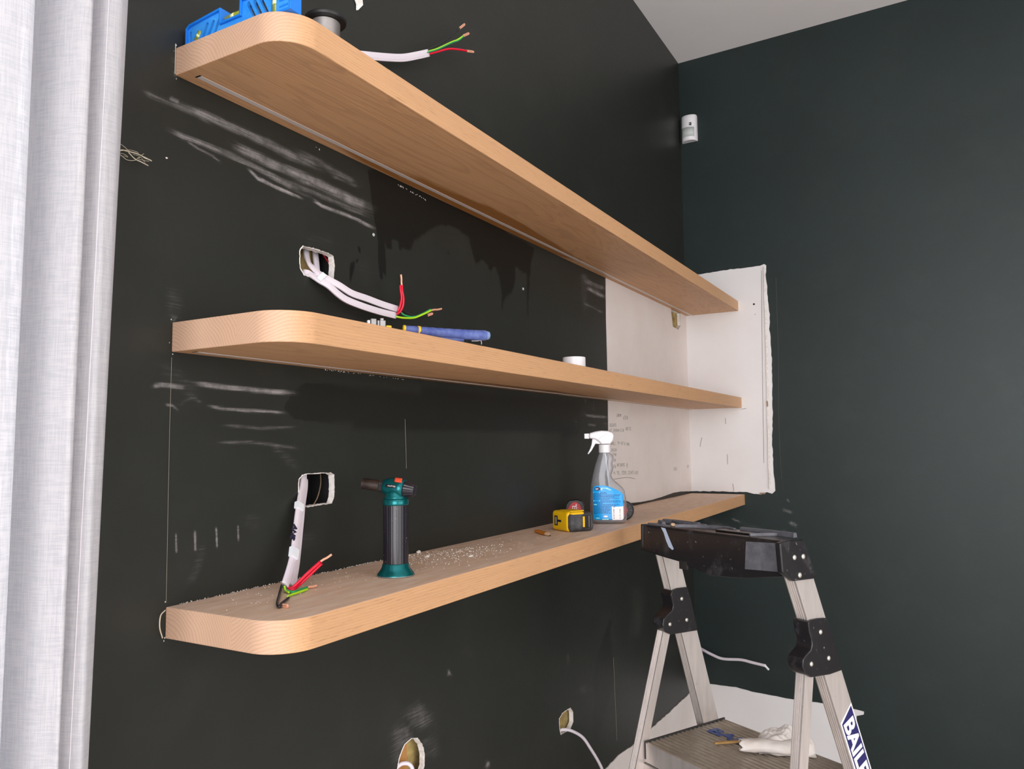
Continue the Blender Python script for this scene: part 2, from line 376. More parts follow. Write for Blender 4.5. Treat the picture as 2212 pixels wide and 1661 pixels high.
# ================================================================== ROOM SHELL
XN, YR = -3.0, -4.5
def ragged(pts, amp, step, closed=True, seed=1):
    rnd = random.Random(seed); out = []
    n = len(pts)
    for i in range(n if closed else n-1):
        a = np.array(pts[i], float); b = np.array(pts[(i+1) % n], float); d = b-a; Ln = np.linalg.norm(d); k = max(1, int(Ln/step))
        nr = np.array([-d[1], d[0]])/(Ln+1e-9)
        for j in range(k):
            out.append(tuple(a+d*j/k+nr*rnd.uniform(-amp, amp)))
    if not closed: out.append(tuple(pts[-1]))
    return out
def wl2(pts): return [(WL(x, y)[0], WL(x, y)[2]) for x, y in pts]
sA = (620, 510, 360/2212)
holeA = ragged(wl2(crop(*sA, [(175, 180), (215, 135), (330, 165), (430, 195), (560, 235), (612, 270), (622, 400), (612, 560), (590, 590), (500, 560), (360, 545), (230, 515), (175, 420), (168, 300)])), .0006, .0035, seed=3)
sB = (580, 1010, 160/830)
holeB = ragged(wl2(crop(*sB, [(340, 130), (380, 85), (450, 72), (600, 65), (690, 62), (728, 85), (735, 200), (730, 330), (705, 395), (640, 405), (500, 425), (400, 440), (350, 400), (335, 250)])), .0006, .0035, seed=4)
sD = (800, 1400, 650/2212)
def blob(cx, cz, pts): return [(cx+a, cz+b) for a, b in pts]
holeC = ragged(wl2(crop(*sD, [(195, 900), (215, 800), (250, 710), (300, 665), (345, 665), (380, 710), (397, 780), (395, 860), (375, 930), (340, 980), (280, 1010), (220, 980)])), .0005, .004, seed=5)
holeD = ragged(wl2(crop(*sD, [(1388, 520), (1410, 480), (1445, 455), (1470, 440), (1488, 470), (1490, 540), (1470, 590), (1430, 615), (1400, 635), (1390, 590)])), .0006, .004, seed=6)
holeE = ragged([(2.47, 2.183), (2.60, 2.183), (2.605, 2.13), (2.56, 2.105), (2.49, 2.11)], .001, .01, seed=8)
win1 = [(-2.4, .12), (-.32, .12), (-.32, 2.75), (-2.4, 2.75)]
HOLES = [holeA, holeB, holeC, holeD, holeE]

def seg_dist(P, a, b):
    a = np.array(a, float); b = np.array(b, float); d = b-a; t = np.clip(((P-a)@d)/(d@d+1e-12), 0, 1)
    return np.linalg.norm(P-(a+t[:, None]*d), axis=1), t
def stroke_mask(P, strokes):
    m = np.zeros(len(P))
    for pts, wd, st in strokes:
        n = len(pts)-1; best = np.full(len(P), 1e9); prm = np.zeros(len(P))
        for i in range(n):
            d, t = seg_dist(P, pts[i], pts[i+1]); k = d < best; best[k] = d[k]; prm[k] = (i+t[k])/n
        prof = np.clip(1-(best/(wd*.62))**2, 0, 1)
        prof *= np.clip(np.minimum(prm, 1-prm)*6+.25, 0, 1)
        m = np.maximum(m, prof*st)
    return m
def inpoly(P, poly):
    x, y = P[:, 0], P[:, 1]; c = np.zeros(len(P), bool); n = len(poly); j = n-1
    for i in range(n):
        xi, yi = poly[i]; xj, yj = poly[j]
        k = ((yi > y) != (yj > y)) & (x < (xj-xi)*(y-yi)/(yj-yi+1e-12)+xi); c ^= k; j = i
    return c
cA = (200, 0, 900/2212); cB = (280, 380, 620/2212); cC = (350, 500, 800/2212); cD = (1200, 500, 550/2212); cE = (1120, 850, 580/2212); cF = (740, 400, 600/2212)
def S(c, pts, wd, st): return (crop(*c, pts), wd*c[2], st)
STR = [S(cA, [(265, 485), (330, 515), (420, 550), (560, 610), (640, 660)], 34, .6),
       S(cA, [(420, 545), (640, 630), (800, 700), (950, 770), (1060, 830), (1230, 895)], 50, .75),
       S(cA, [(1060, 800), (1200, 860), (1300, 920), (1410, 985)], 44, .5),
       S(cA, [(400, 685), (480, 725), (600, 770), (700, 810), (850, 880), (1000, 960), (1150, 1040)], 34, .75),
       S(cA, [(480, 730), (560, 790), (640, 830), (688, 870)], 14, .6),
       S(cA, [(730, 765), (850, 820), (950, 870), (1100, 930), (1250, 1000), (1400, 1075), (1490, 1110)], 56, .85),
       S(cA, [(820, 890), (880, 950), (980, 1000), (1120, 1055)], 18, .95),
       S(cA, [(440, 300), (442, 420)], 30, .45), S(cA, [(405, 520), (460, 545)], 30, .7),
       S(cB, [(1250, 0), (1500, 90), (1640, 150), (1740, 200), (1860, 240)], 62, .85),
       S(cB, [(1080, 0), (1300, 80), (1450, 140), (1600, 200), (1700, 250), (1862, 310)], 50, .55),
       S(cB, [(1410, 180), (1480, 230), (1640, 290), (1760, 340), (1890, 410)], 30, .95),
       S(cB, [(985, 5), (1100, 70), (1240, 130), (1340, 180)], 22, .95),
       S(cB, [(1560, 0), (1680, 40), (1760, 90)], 34, .45),
       S(cC, [(-60, 925), (0, 915), (80, 925), (140, 935)], 34, .8),
       S(cC, [(180, 905), (330, 925), (480, 940), (640, 955), (815, 965)], 34, .95),
       S(cC, [(20, 1035), (60, 1040), (100, 1070)], 16, .8), S(cC, [(100, 1030), (160, 1000), (200, 1000), (240, 1030)], 30, .45),
       S(cC, [(270, 1040), (340, 1055), (500, 1070), (640, 1075), (735, 1085)], 22, .85),
       S(cC, [(70, 400), (75, 470), (68, 545)], 18, 1.0), S(cC, [(70, 330), (75, 450), (68, 545)], 70, .3), S(cC, [(-10, 800), (100, 870), (200, 1000)], 90, .22),
       ([(470, 956), (540, 955), (600, 962), (645, 968)], 9, .5), ([(480, 918), (560, 925), (640, 922)], 8, .5), ([(590, 960), (640, 1010)], 22, .25),
       ([(380, 1150), (381, 1196)], 5, .8), ([(421, 1144), (422, 1193)], 6, .9), ([(467, 1137), (469, 1184)], 5, .9), ([(514, 1133), (515, 1170)], 5, .7),
       ([(440, 1170), (425, 1230), (410, 1260)], 20, .22), ([(530, 1120), (560, 1135)], 34, .18), ([(640, 1180), (680, 1150)], 30, .15), ([(700, 1085), (735, 1060)], 22, .15),
       ([(700, 1295), (760, 1260)], 30, .12),
       S(cD, [(230, 350), (270, 440), (330, 470), (420, 500)], 60, .45), S(cD, [(270, 490), (350, 530), (428, 570)], 34, .95), S(cD, [(240, 630), (320, 660), (410, 700)], 14, .9),
       S(cD, [(260, 430), (340, 460), (426, 500)], 30, .7), S(cD, [(240, 400), (260, 700)], 60, .25), S(cD, [(330, 1470), (330, 1560)], 10, .4), S(cD, [(260, 1460), (258, 1500)], 10, .8),
       S(cE, [(530, 175), (620, 190), (735, 195)], 26, .85), S(cE, [(570, 255), (640, 265)], 20, .7), S(cE, [(470, 220), (485, 290)], 26, .35), S(cE, [(700, 245), (735, 250)], 20, .5),
       ([(880, 1560), (900, 1540), (925, 1570)], 50, .45), ([(870, 1660), (870, 1590), (890, 1580)], 60, .42), ([(925, 1590), (935, 1640)], 40, .3),
       ([(1000, 1405), (1020, 1420)], 26, .2), ([(1375, 1268), (1382, 1320), (1368, 1380)], 32, .22), ([(1258, 1480), (1262, 1500)], 16, .3), ([(1227, 1410), (1228, 1445)], 8, .3),
       ([(968, 1448), (976, 1460)], 2.5, .9), ([(1330, 1300), (1290, 1560)], 60, .10), ([(1075, 1140), (1068, 1150)], 4, .9), ([(1062, 1640), (1048, 1655)], 5, 1.0), ([(1079, 1636), (1070, 1644)], 4, 1.0),
       ([(700, 600), (760, 660), (720, 700)], 60, .12), ([(660, 520), (720, 520)], 36, .12), ([(780, 560), (800, 600)], 40, .1)]
WETP = [crop(*cF, [(200, -120), (232, 120), (250, 260), (280, 430), (285, 640), (300, 750), (318, 755), (320, 690), (345, 725), (345, 620), (335, 450), (350, 500), (390, 515), (390, 430), (440, 450), (460, 530), (490, 500), (540, 520), (570, 440), (640, 400), (700, 350), (780, 310), (900, 340), (1010, 420), (1040, 560), (1060, 630), (1110, 590), (1160, 640), (1175, 700), (1210, 640), (1250, 740), (1265, 850), (1270, 1000), (1285, 910), (1310, 880), (1350, 850), (1375, 760), (1375, 640), (1440, 700), (1468, 700), (1474, 1040), (1482, 900), (1500, 620), (1530, 500), (1000, 200), (450, -140)]),
        crop(*cF, [(60, 620), (100, 600), (95, 660), (70, 760), (60, 800), (55, 700)]), crop(*cF, [(120, 480), (145, 500), (140, 545), (125, 520)]), crop(*cF, [(105, 590), (125, 590), (120, 620), (108, 610)]), crop(*cF, [(835, 520), (852, 530), (848, 565), (838, 555)]),
        [(660, 826), (630, 850), (612, 880), (635, 905), (800, 925), (1000, 935), (1250, 940), (1255, 865)],
        [(1285, 1430), (1320, 1330), (1325, 1480), (1290, 1600), (1280, 1590)]]
WETS = [.9, 1, 1, 1, .9, .55, .45]

def skin(name, outline, holes, dense, coarse, to3d, mt, strokes=(), wetp=(), wets=(), limit=None):
    """wall face tessellated finely where it carries marks"""
    pts = []; edges = []
    def loop(p):
        n = len(pts); pts.extend(p); edges.extend([(n+i, n+(i+1) % len(p)) for i in range(len(p))])
    loop(outline)
    for h in holes: loop(h)
    xs = [a for a, b in outline]; zs = [b for a, b in outline]
    x0, x1, z0, z1 = min(xs), max(xs), min(zs), max(zs)
    if limit: x0, x1, z0, z1 = limit
    G = []
    gx, gz = np.meshgrid(np.arange(x0+coarse/2, x1-coarse/3, coarse), np.arange(z0+coarse/2, z1-coarse/3, coarse)); g = np.stack([gx.ravel(), gz.ravel()], 1)
    keep = np.ones(len(g), bool)
    for (a, b, c, d, st) in dense: keep &= ~((g[:, 0] > a) & (g[:, 0] < b) & (g[:, 1] > c) & (g[:, 1] < d))
    G.append(g[keep])
    for i, (a, b, c, d, st) in enumerate(dense):
        gx, gz = np.meshgrid(np.arange(a, b, st), np.arange(c, d, st)); g = np.stack([gx.ravel(), gz.ravel()], 1)
        k = np.ones(len(g), bool)
        for (a2, b2, c2, d2, s2) in dense[:i]: k &= ~((g[:, 0] > a2) & (g[:, 0] < b2) & (g[:, 1] > c2) & (g[:, 1] < d2))
        G.append(g[k])
    G = np.concatenate(G); G += np.random.RandomState(1).uniform(-1, 1, G.shape)*1e-5
    G = G[(G[:, 0] > min(xs)+.002) & (G[:, 0] < max(xs)-.002) & (G[:, 1] > min(zs)+.002) & (G[:, 1] < max(zs)-.002)]
    for h in holes: G = G[~inpoly(G, h)]
    pts = [Vector(p) for p in pts]+[Vector(p) for p in G.tolist()]
    V, E, Fc, _, _, _ = geometry.delaunay_2d_cdt(pts, edges, [], 0, 1e-7)
    V = np.array([(v.x, v.y) for v in V]); Fc = np.array([tuple(f) for f in Fc if len(f) == 3])
    cen = V[Fc].mean(1); k = np.ones(len(Fc), bool)
    for h in holes: k &= ~inpoly(cen, h)
    Fc = Fc[k]
    P3 = to3d(V)
    o = mesh(name, P3.tolist(), Fc.tolist(), mt)
    me = o.data; U = np.stack(proj(P3), 1)
    d = (P3-CAM)@_F; ok = d > .2
    sc = np.where(ok, stroke_mask(U, strokes), 0) if strokes else np.zeros(len(U))
    wt = np.zeros(len(U))
    for poly, s in zip(wetp, wets): wt = np.maximum(wt, np.where(inpoly(U, poly) & ok, s, 0))
    for nm, arr in (('scuff', sc), ('wet', wt)):
        a = me.attributes.new(nm, 'FLOAT', 'POINT'); a.data.foreach_set('value', arr.astype(np.float32))
    return o
# left (shelf) wall: y = 0
_a, _b = WL(368, 1202), WL(522, 1122)
dense = [(float(_a[0]), float(_b[0]), float(min(_a[2], _b[2]))-.012, float(max(_a[2], _b[2]))+.01, .0016), (-.13, .53, 1.92, 2.19, .0022), (-.12, .33, 1.60, 1.80, .0026), (-.09, .35, 1.44, 1.8, .005), (.5, 1.72, 1.80, 2.19, .006), (1.55, 1.73, 1.4, 2.19, .005), (.0, .3, 1.36, 1.5, .004), (.5, 1.7, .85, 1.2, .011)]
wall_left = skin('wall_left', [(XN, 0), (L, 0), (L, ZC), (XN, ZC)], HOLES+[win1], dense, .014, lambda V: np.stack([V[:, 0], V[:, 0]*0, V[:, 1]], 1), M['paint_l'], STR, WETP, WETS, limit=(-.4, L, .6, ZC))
tag(wall_left, 'left wall painted black, carrying the three oak shelves', kind='structure')
# far wall
FSTR = [([(1690, 1100), (1712, 1108)], 8, .6), ([(1705, 1128), (1722, 1137)], 9, .6), ([(1690, 1145), (1700, 1150)], 7, .5), ([(1545, 1130), (1590, 1148)], 12, .45), ([(1580, 1120), (1600, 1128)], 4, .7), ([(1520, 1118), (1560, 1140)], 20, .3),
        ([(1750, 968), (1752, 972)], 3, .6), ([(1662, 645), (1663, 650)], 4, .9), ([(1575, 560), (1582, 563)], 3, .8), ([(1600, 1130), (1660, 1150)], 14, .2), ([(1700, 1080), (1706, 1084)], 4, .8)]
ylist = lambda V: np.stack([L+SK*V[:, 0], V[:, 0], V[:, 1]], 1)
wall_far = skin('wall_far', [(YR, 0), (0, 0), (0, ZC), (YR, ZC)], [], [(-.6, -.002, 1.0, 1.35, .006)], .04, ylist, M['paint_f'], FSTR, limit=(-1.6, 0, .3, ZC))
tag(wall_far, 'far wall painted black, its cooler green light put into the colour', kind='structure')
def struct(name, m, mt, label=None, **k):
    o = mesh(name, m[0], m[1], mt, **k); o['kind'] = 'structure'
    if label: o['label'] = label
    return o
ceiling = struct('ceiling', ([(XN, 0, ZC), (L, 0, ZC), (farx(YR), YR, ZC), (XN, YR, ZC)], [(0, 1, 2, 3)]), M['ceil'])
floor = struct('floor', ([(XN, 0, 0), (L, 0, 0), (farx(YR), YR, 0), (XN, YR, 0)], [(0, 1, 2, 3)]), M['floor'])
def wallwin(name, fixed, u0, u1, win, axis):
    a, b, c, d = win; T = lambda u, z: (fixed, u, z) if axis == 0 else (u, fixed, z)
    q = [T(u0, 0), T(a, 0), T(b, 0), T(u1, 0), T(u0, ZC), T(a, ZC), T(b, ZC), T(u1, ZC), T(a, c), T(b, c), T(a, d), T(b, d)]
    return struct(name, (q, [(0, 1, 5, 4), (2, 3, 7, 6), (1, 2, 9, 8), (10, 11, 6, 5)]), M['white_wall'])
wallwin('wall_near', XN, YR, 0, (-3.6, -1.0, .65, 2.85), 0)
wallwin('wall_right', YR, XN, farx(YR), (-2.0, 1.2, .45, 2.75), 1)
def window(name, axis, fixed, a, b, c, d, out):
    T = (lambda s0, s1, t0, t1, dd: box(min(fixed, fixed+out*dd), max(fixed, fixed+out*dd), s0, s1, t0, t1)) if axis == 0 else (lambda s0, s1, t0, t1, dd: box(s0, s1, min(fixed, fixed+out*dd), max(fixed, fixed+out*dd), t0, t1))
    e = bpy.data.objects.new(name, None); C.objects.link(e); e['kind'] = 'structure'
    w_ = .05; parts = [T(a, a+w_, c, d, .08), T(b-w_, b, c, d, .08), T(a, b, c, c+w_, .08), T(a, b, d-w_, d, .08), T((a+b)/2-w_/2, (a+b)/2+w_/2, c, d, .08)]
    mesh('window_frame', *join(*parts), M['whitepl'], e)
    f2_ = fixed+out*.035; g_ = .004
    mesh('window_pane', *(box(f2_, f2_+g_, a+w_, b-w_, c+w_, d-w_) if axis == 0 else box(a+w_, b-w_, f2_, f2_+g_, c+w_, d-w_)), M['glass'], e)
    return e
window('window_1', 1, 0, -2.4, -.32, .12, 2.75, 1)
window('window_2', 0, XN, -3.6, -1.0, .65, 2.85, -1)
window('window_3', 1, YR, -2.0, 1.2, .45, 2.75, -1)

# hole rims, cavities
def rim(hole, depth=.0125, name='hole_rim'):
    n = len(hole); c = np.mean(hole, 0); V = []; rnd = random.Random(n)
    for k, (s, y) in enumerate(((None, -.0009), (0, -.0011), (0, depth), )):
        for p in hole:
            p = np.array(p); d = (p-c)/np.linalg.norm(p-c)
            q = p+d*(rnd.uniform(.0008, .0022) if s is None else 0)+(d*0 if k < 2 else -d*rnd.uniform(0, .0012))
            V.append((q[0], y if s is not None else -.0004, q[1]))
    Fc = []
    for k in range(2):
        for i in range(n): Fc.append((k*n+i, k*n+(i+1) % n, (k+1)*n+(i+1) % n, (k+1)*n+i))
    return mesh(name, V, Fc, M['gyp'], wall_left)
for h in (holeA, holeB, holeC, holeD, holeE): rim(h)
def cavity(x0, x1, z0, z1, d=.09):  # near-black box added behind a hole to block light from outside
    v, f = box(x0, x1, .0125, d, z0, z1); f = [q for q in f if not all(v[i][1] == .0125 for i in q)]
    return mesh('cavity_light_block', v, f, M['void'], wall_left)
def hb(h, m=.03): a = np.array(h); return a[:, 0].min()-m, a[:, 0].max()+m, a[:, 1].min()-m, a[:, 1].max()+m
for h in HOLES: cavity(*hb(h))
x0, x1, z0, z1 = hb(holeA, .028)
mesh('timber_stud', *box(x0, x0+.062, .045, .085, z0, z1), M['studdark'], wall_left)
mesh('insulation', *box(x0+.062, x1-.034, .046, .085, z0+.004, z1-.004), M['insul'], wall_left)
mesh('timber_stud', *box(.51, .60, .013, .07, .79, 1.04), M['stud'], wall_left)
mesh('insulation', *box(.60, .69, .03, .085, .79, 1.04), M['insul'], wall_left)
mesh('insulation', *box(1.23, 1.47, .018, .085, .69, .87), M['insul'], wall_left)
mesh('insulation', *box(2.45, 2.63, .0135, .085, 2.09, 2.20), M['insul'], wall_left)

# bare plaster patches
def patch(name, pts2, to3, mt, parent, label, th=.004, amp=.0012, step=.012, seed=2, flat=()):
    pl = ragged(pts2, amp, step, seed=seed); m_ = len(pl)
    tri = geometry.tessellate_polygon([[Vector((a, b, 0)) for a, b in pl]])
    V = [to3(a, b, th) for a, b in pl]+[to3(a, b, 0.0) for a, b in pl]
    Fc = [tuple(t) for t in tri]+[(i, (i+1) % m_, m_+(i+1) % m_, m_+i) for i in range(m_)]
    o = mesh(name, V, Fc, mt, parent); o['label'] = label; return o
toL = lambda a, b, t: (a, -t, b); toF = lambda a, b, t: (L+SK*a-t, a, b)
pxl = [(1308, 600), (1309, 690), (1311, 765), (1313, 868), (1314, 1000), (1317, 1091.5), (1351, 1087), (1382, 1084.5), (1408, 1079.5), (1429, 1073), (1453, 1064.5), (1469, 1061.5), (1491.5, 1061.5)]
pl_ = wl2(pxl); pl_[-1] = (L, pl_[-1][1]); pl_[0] = (pl_[0][0], 2.186)
patch('bare_plaster', pl_+[(L, 2.186), (2.606, 2.186), (2.606, 2.128), (2.56, 2.103), (2.488, 2.108), (2.468, 2.186)], toL, M['plaster'], wall_left, 'pinkish white bare plaster beside the corner with pencilled notes', th=.0025, amp=.0004, step=.02)
f2 = lambda pts: [(FW(x, y)[1], FW(x, y)[2]) for x, y in pts]
pf = f2([(1492, 1061), (1540, 1061), (1613, 1063), (1629, 1066), (1644, 1067.6), (1657, 1063), (1668, 1066), (1675.5, 1060), (1672, 1028), (1668, 955), (1669.3, 897), (1667.5, 781), (1665, 738), (1662, 711), (1663, 679), (1658.7, 649), (1657, 619), (1653.7, 594), (1655.5, 572.6), (1651, 571), (1642.5, 574), (1608, 579), (1578, 582), (1555, 586), (1513, 592.5), (1478, 600)])
pf[0] = (0, pf[0][1]); pf[-1] = (0, pf[-1][1])
patch('bare_plaster', pf, toF, M['plaster2'], wall_far, 'bright white bare plaster with a torn right edge beyond the shelf ends', th=.004, amp=.0015, step=.014, seed=9)
# raised torn strip of board paper along its right edge
st_px = [(1645, 585), (1646, 700), (1648, 850), (1652, 1000), (1660, 1055)]
for k in range(6):
    a = [(1651, 576), (1652, 640), (1655, 720), (1657, 800), (1659, 900), (1661, 1000), (1663, 1056)][k]; b = [(1651, 576), (1652, 640), (1655, 720), (1657, 800), (1659, 900), (1661, 1000), (1663, 1056)][k+1]
    P = [FW(*a, .007), FW((a[0]+b[0])/2+1, (a[1]+b[1])/2, .009), FW(*b, .007)]
    mesh('torn_edge_strip', *sweep(P, [(-.002, -.004), (.002, -.0035), (.002, .0035), (-.002, .004)], (0, 1, 0), smooth=4), M['gyp'], wall_far)
for (a, b) in (((1657, 866), (1658, 878)), ((1641, 1066), (1653, 1065.5))):
    mesh('torn_paper', *sweep([FW(*a, .012), FW(*b, .012)], [(-.001, -.003), (.001, -.003), (.001, .002), (-.001, .003)], (0, 1, 0), smooth=3), M['paperbrown'], wall_far)
# low bare patches (behind ladder)
pll = wl2([(1511, 1483), (1489, 1497), (1450, 1534), (1411, 1569), (1361, 1613), (1335, 1632), (1307, 1661)]); pll[0] = (L, pll[0][1])
patch('low_bare_plaster', pll+[(1.45, .50), (1.4, .3), (2.0, .2), (L, .2)], toL, M['plaster'], wall_left, 'ragged cream bare plaster low beside the corner, seen through the ladder', th=.003, amp=.002, step=.02, seed=5)
plf = f2([(1535, 1477.5), (1590, 1484), (1624, 1493.5), (1709, 1510), (1778, 1519), (1840, 1530), (1867, 1537), (1866, 1543), (1850, 1546), (1851, 1560), (1853, 1640), (1856, 1700)])
patch('low_bare_plaster', [(0, plf[0][1]+.004)]+plf+[(-.55, .2), (0, .2)], toF, M['plaster2'], wall_far, 'white bare plaster low on the far wall behind the ladder', th=.003, amp=.001, step=.02, seed=6)

# pencil writing
G = {'A': [[(0, 0), (.5, 1), (1, 0)], [(.2, .4), (.8, .4)]], 'C': [[(1, .9), (.4, 1), (0, .5), (.4, 0), (1, .1)]], 'L': [[(0, 1), (0, 0), (.9, 0)]], 'E': [[(.9, 1), (0, 1), (0, 0), (.9, 0)], [(0, .5), (.7, .5)]],
     'T': [[(0, 1), (1, 1)], [(.5, 1), (.5, 0)]], 'S': [[(.9, .9), (.3, 1), (.1, .7), (.8, .4), (.7, .05), (0, .05)]], 'I': [[(.5, 1), (.5, 0)]], 'N': [[(0, 0), (0, 1), (.9, 0), (.9, 1)]], 'G': [[(1, .9), (.4, 1), (0, .5), (.4, 0), (1, .1), (1, .45), (.6, .45)]],
     'H': [[(0, 0), (0, 1)], [(.9, 0), (.9, 1)], [(0, .5), (.9, .5)]], 'O': [[(.5, 1), (0, .5), (.5, 0), (1, .5), (.5, 1)]], 'W': [[(0, 1), (.25, 0), (.5, .7), (.75, 0), (1, 1)]], 'D': [[(0, 0), (0, 1), (.7, .9), (1, .5), (.7, .1), (0, 0)]], 'R': [[(0, 0), (0, 1), (.8, .9), (.8, .6), (0, .5), (.9, 0)]],
     'M': [[(0, 0), (.1, 1), (.5, .4), (.9, 1), (1, 0)]], 'Q': [[(.5, 1), (0, .5), (.5, 0), (1, .5), (.5, 1)], [(.6, .3), (1, -.1)]], 'x': [[(0, .1), (.7, .7)], [(0, .7), (.7, .1)]], '0': [[(.5, 1), (.1, .5), (.5, 0), (.9, .5), (.5, 1)]], '1': [[(.5, 1), (.5, 0)]], '2': [[(.1, .8), (.5, 1), (.85, .7), (0, 0), (1, 0)]],
     '3': [[(.1, .95), (.8, .9), (.4, .55), (.85, .3), (.4, 0), (0, .1)]], '4': [[(.6, 0), (.6, 1), (0, .35), (1, .35)]], '5': [[(.9, 1), (.2, 1), (.15, .6), (.8, .5), (.7, 0), (0, .05)]], '6': [[(.8, 1), (.15, .5), (.3, 0), (.85, .25), (.2, .5)]], '9': [[(.85, .6), (.3, .6), (.3, 1), (.85, .95), (.8, 0)]],
     ',': [[(.4, .1), (.2, -.2)]], '&': [[(.9, .8), (.3, .9), (0, .5), (.3, .1), (.9, .2)], [(.45, 1.5), (.5, -.8)]], '7': [[(0, 1), (.9, 1), (.3, 0)]], ' ': [], '/': [[(0, 0), (.9, 1)]]}
wr = []
def write(s, x0, x1, yb, h, y2=None):
    y2 = yb if y2 is None else y2; n = len(s); rnd = random.Random(s)
    for i, ch in enumerate(s):
        cw = (x1-x0)/n
        for stroke in G[ch]:
            P = []
            for a, b in stroke:
                px = x0+cw*(i+.08+.78*a)+b*.3; py = yb+(y2-yb)*i/n-b*h+rnd.uniform(-.3, .3); P.append(WL(px, py, -.0031))
            wr.append(sweep(P, circ(.00065, 4), (0, 1, 0), smooth=0))
write('DRM', 1332.6, 1342, 900.5, 6.5); write('650', 1346, 1356.5, 906, 7.5)
write('CLEATS', 1317, 1331.5, 921.5, 6.5); write('x2 2400x150', 1315.5, 1348, 932.5, 6.5); write('OR75', 1351, 1363.5, 929.5, 6.5)
write('WALL', 1319, 1331, 961, 7); write('TO', 1333.5, 1338.5, 959, 5); write('CEILING', 1341, 1360, 960, 6, 963)
write('2450', 1320, 1332, 975, 6.5); write('2290', 1321, 1331.5, 985.5, 6.5); write('50', 1325, 1330.5, 997, 6)
write('EQ', 1325, 1330.5, 1010, 6); write('HEIGHTS', 1332.6, 1350, 1007.5, 6.5); write('&', 1353, 1356.5, 1007, 5)
write('10,', 1324, 1331, 1024, 6); write('95,', 1331.5, 1341, 1024.5, 7); write('2230,', 1343, 1355, 1024.5, 7.5); write('2245', 1356, 1369, 1024.5, 7.5); write('101', 1370, 1379.5, 1025, 8)
write('101', 1454.5, 1463, 1017, 8); write('12', 1483, 1488, 1010.5, 6)
wr.append(sweep([WL(1323, 1036, -.0031), WL(1340, 1033, -.0031), WL(1357, 1031.6, -.0031), WL(1372, 1034, -.0031)], circ(.0009, 4), (0, 1, 0)))
tag(mesh('pencil_writing', *join(*wr), M['pencil'], wall_left), 'pencilled notes and heights on the bare plaster', kind=None)
sl = []
for P in ([(371, 772), (366, 950), (359, 1302)],): sl.append(sweep([WL(a, b, -.001) for a, b in P], circ(.00016, 4), (0, 1, 0)))
sl.append(sweep([WL(875, 905, -.001), WL(878, 1012, -.001)], circ(.0002, 4), (0, 1, 0)))
sl.append(sweep([WL(1325, 1420, -.001), WL(1333, 1600, -.001)], circ(.0002, 4), (0, 1, 0)))
mesh('scribed_line', *join(*sl), M['fibre'], wall_left)
fl = [[(1645, 585), (1646, 720), (1648, 860), (1650, 1000)], [(1567, 903), (1567.5, 916)], [(1571, 981), (1572, 1003)], [(1583, 1045), (1585, 1060)], [(1676, 600), (1681, 760), (1682, 900), (1688, 1035)], [(1600, 884), (1612, 882)], [(1516, 945), (1512, 965)]]
mesh('pencil_line', *join(*[sweep([FW(a, b, .0046 if a < 1660 else .001) for a, b in P], circ(.0007, 4), (0, 1, 0)) for P in fl]), M['pencilfaint'], wall_far)
# drill holes, screws
for (x, y, r) in ((1628.5, 657, .0045), (1631, 679, .0016)):
    c = FW(x, y, .0045); mesh('drill_hole', *tf(lathe([(r, 0), (r, .002)], 12), frame(c, (0, 1, 0), (0, 0, 1), (1, 0, 0))), M['black'], wall_far)
for (x, y, r) in ((807, 507, .0036), (1130, 624, .004), (1230, 0, .0)):
    if r:
        c = WL(x, y, -.0006); mesh('screw_head', *tf(lathe([(r, 0), (r*.8, .0012), (r*.35, .0012), (r*.3, .0004)], 14), frame(c, (1, 0, 0), (0, 0, 1), (0, -1, 0))), M['greypl'], wall_left)
for (x, y, sx) in ((360, 341, 1), (1690, 0, 0)):
    if sx: mesh('plaster_chip', *ico(.0016, WL(x, y, -.001), 1.6, .4, 1), M['gyp'], wall_left)
# torn paint and fluff around the shelf ends
rnd = random.Random(11); tp = []
for (x, y, r) in [(381, 98, .004), (376, 110, .002), (381, 170, .003), (370, 690, .005), (373, 765, .004), (366, 740, .0025), (357, 1300, .004), (354, 1384, .004), (356, 1378, .004), (690, 323, .006), (683, 318, .003)]:
    tp.append(ico(r*.22, WL(x, y, -.0012), .8, .5, 1.6, .4))
for k in range(38):
    px = 860+rnd.uniform(0, 60); py = 398+(px-860)*.53+rnd.uniform(0, 3); tp.append(ico(.0006, WL(px, py, -.001), 1, .5, 1.8, .5))
for k in range(40):
    px = 700+rnd.uniform(0, 175); py = 797+(px-700)*.125+rnd.uniform(0, 2); tp.append(ico(.0006, WL(px, py, -.001), 1.6, .5, 1, .5))
tag(mesh('torn_paint_flecks', *join(*tp), M['gyp'], wall_left), None, kind='stuff')
mesh('torn_paint_curl', *tube([WL(357, 1318, -.002), WL(347, 1330, -.008), WL(345, 1355, -.010), WL(351, 1378, -.004)], .0009, 6), M['fibre'], wall_left)
mesh('torn_edge', *box(-.0042, -.0036, -.0012, 0, 2.187, 2.236), M['fibre'], wall_left)
# gap strip of old dark board under the white patch is the wall itself

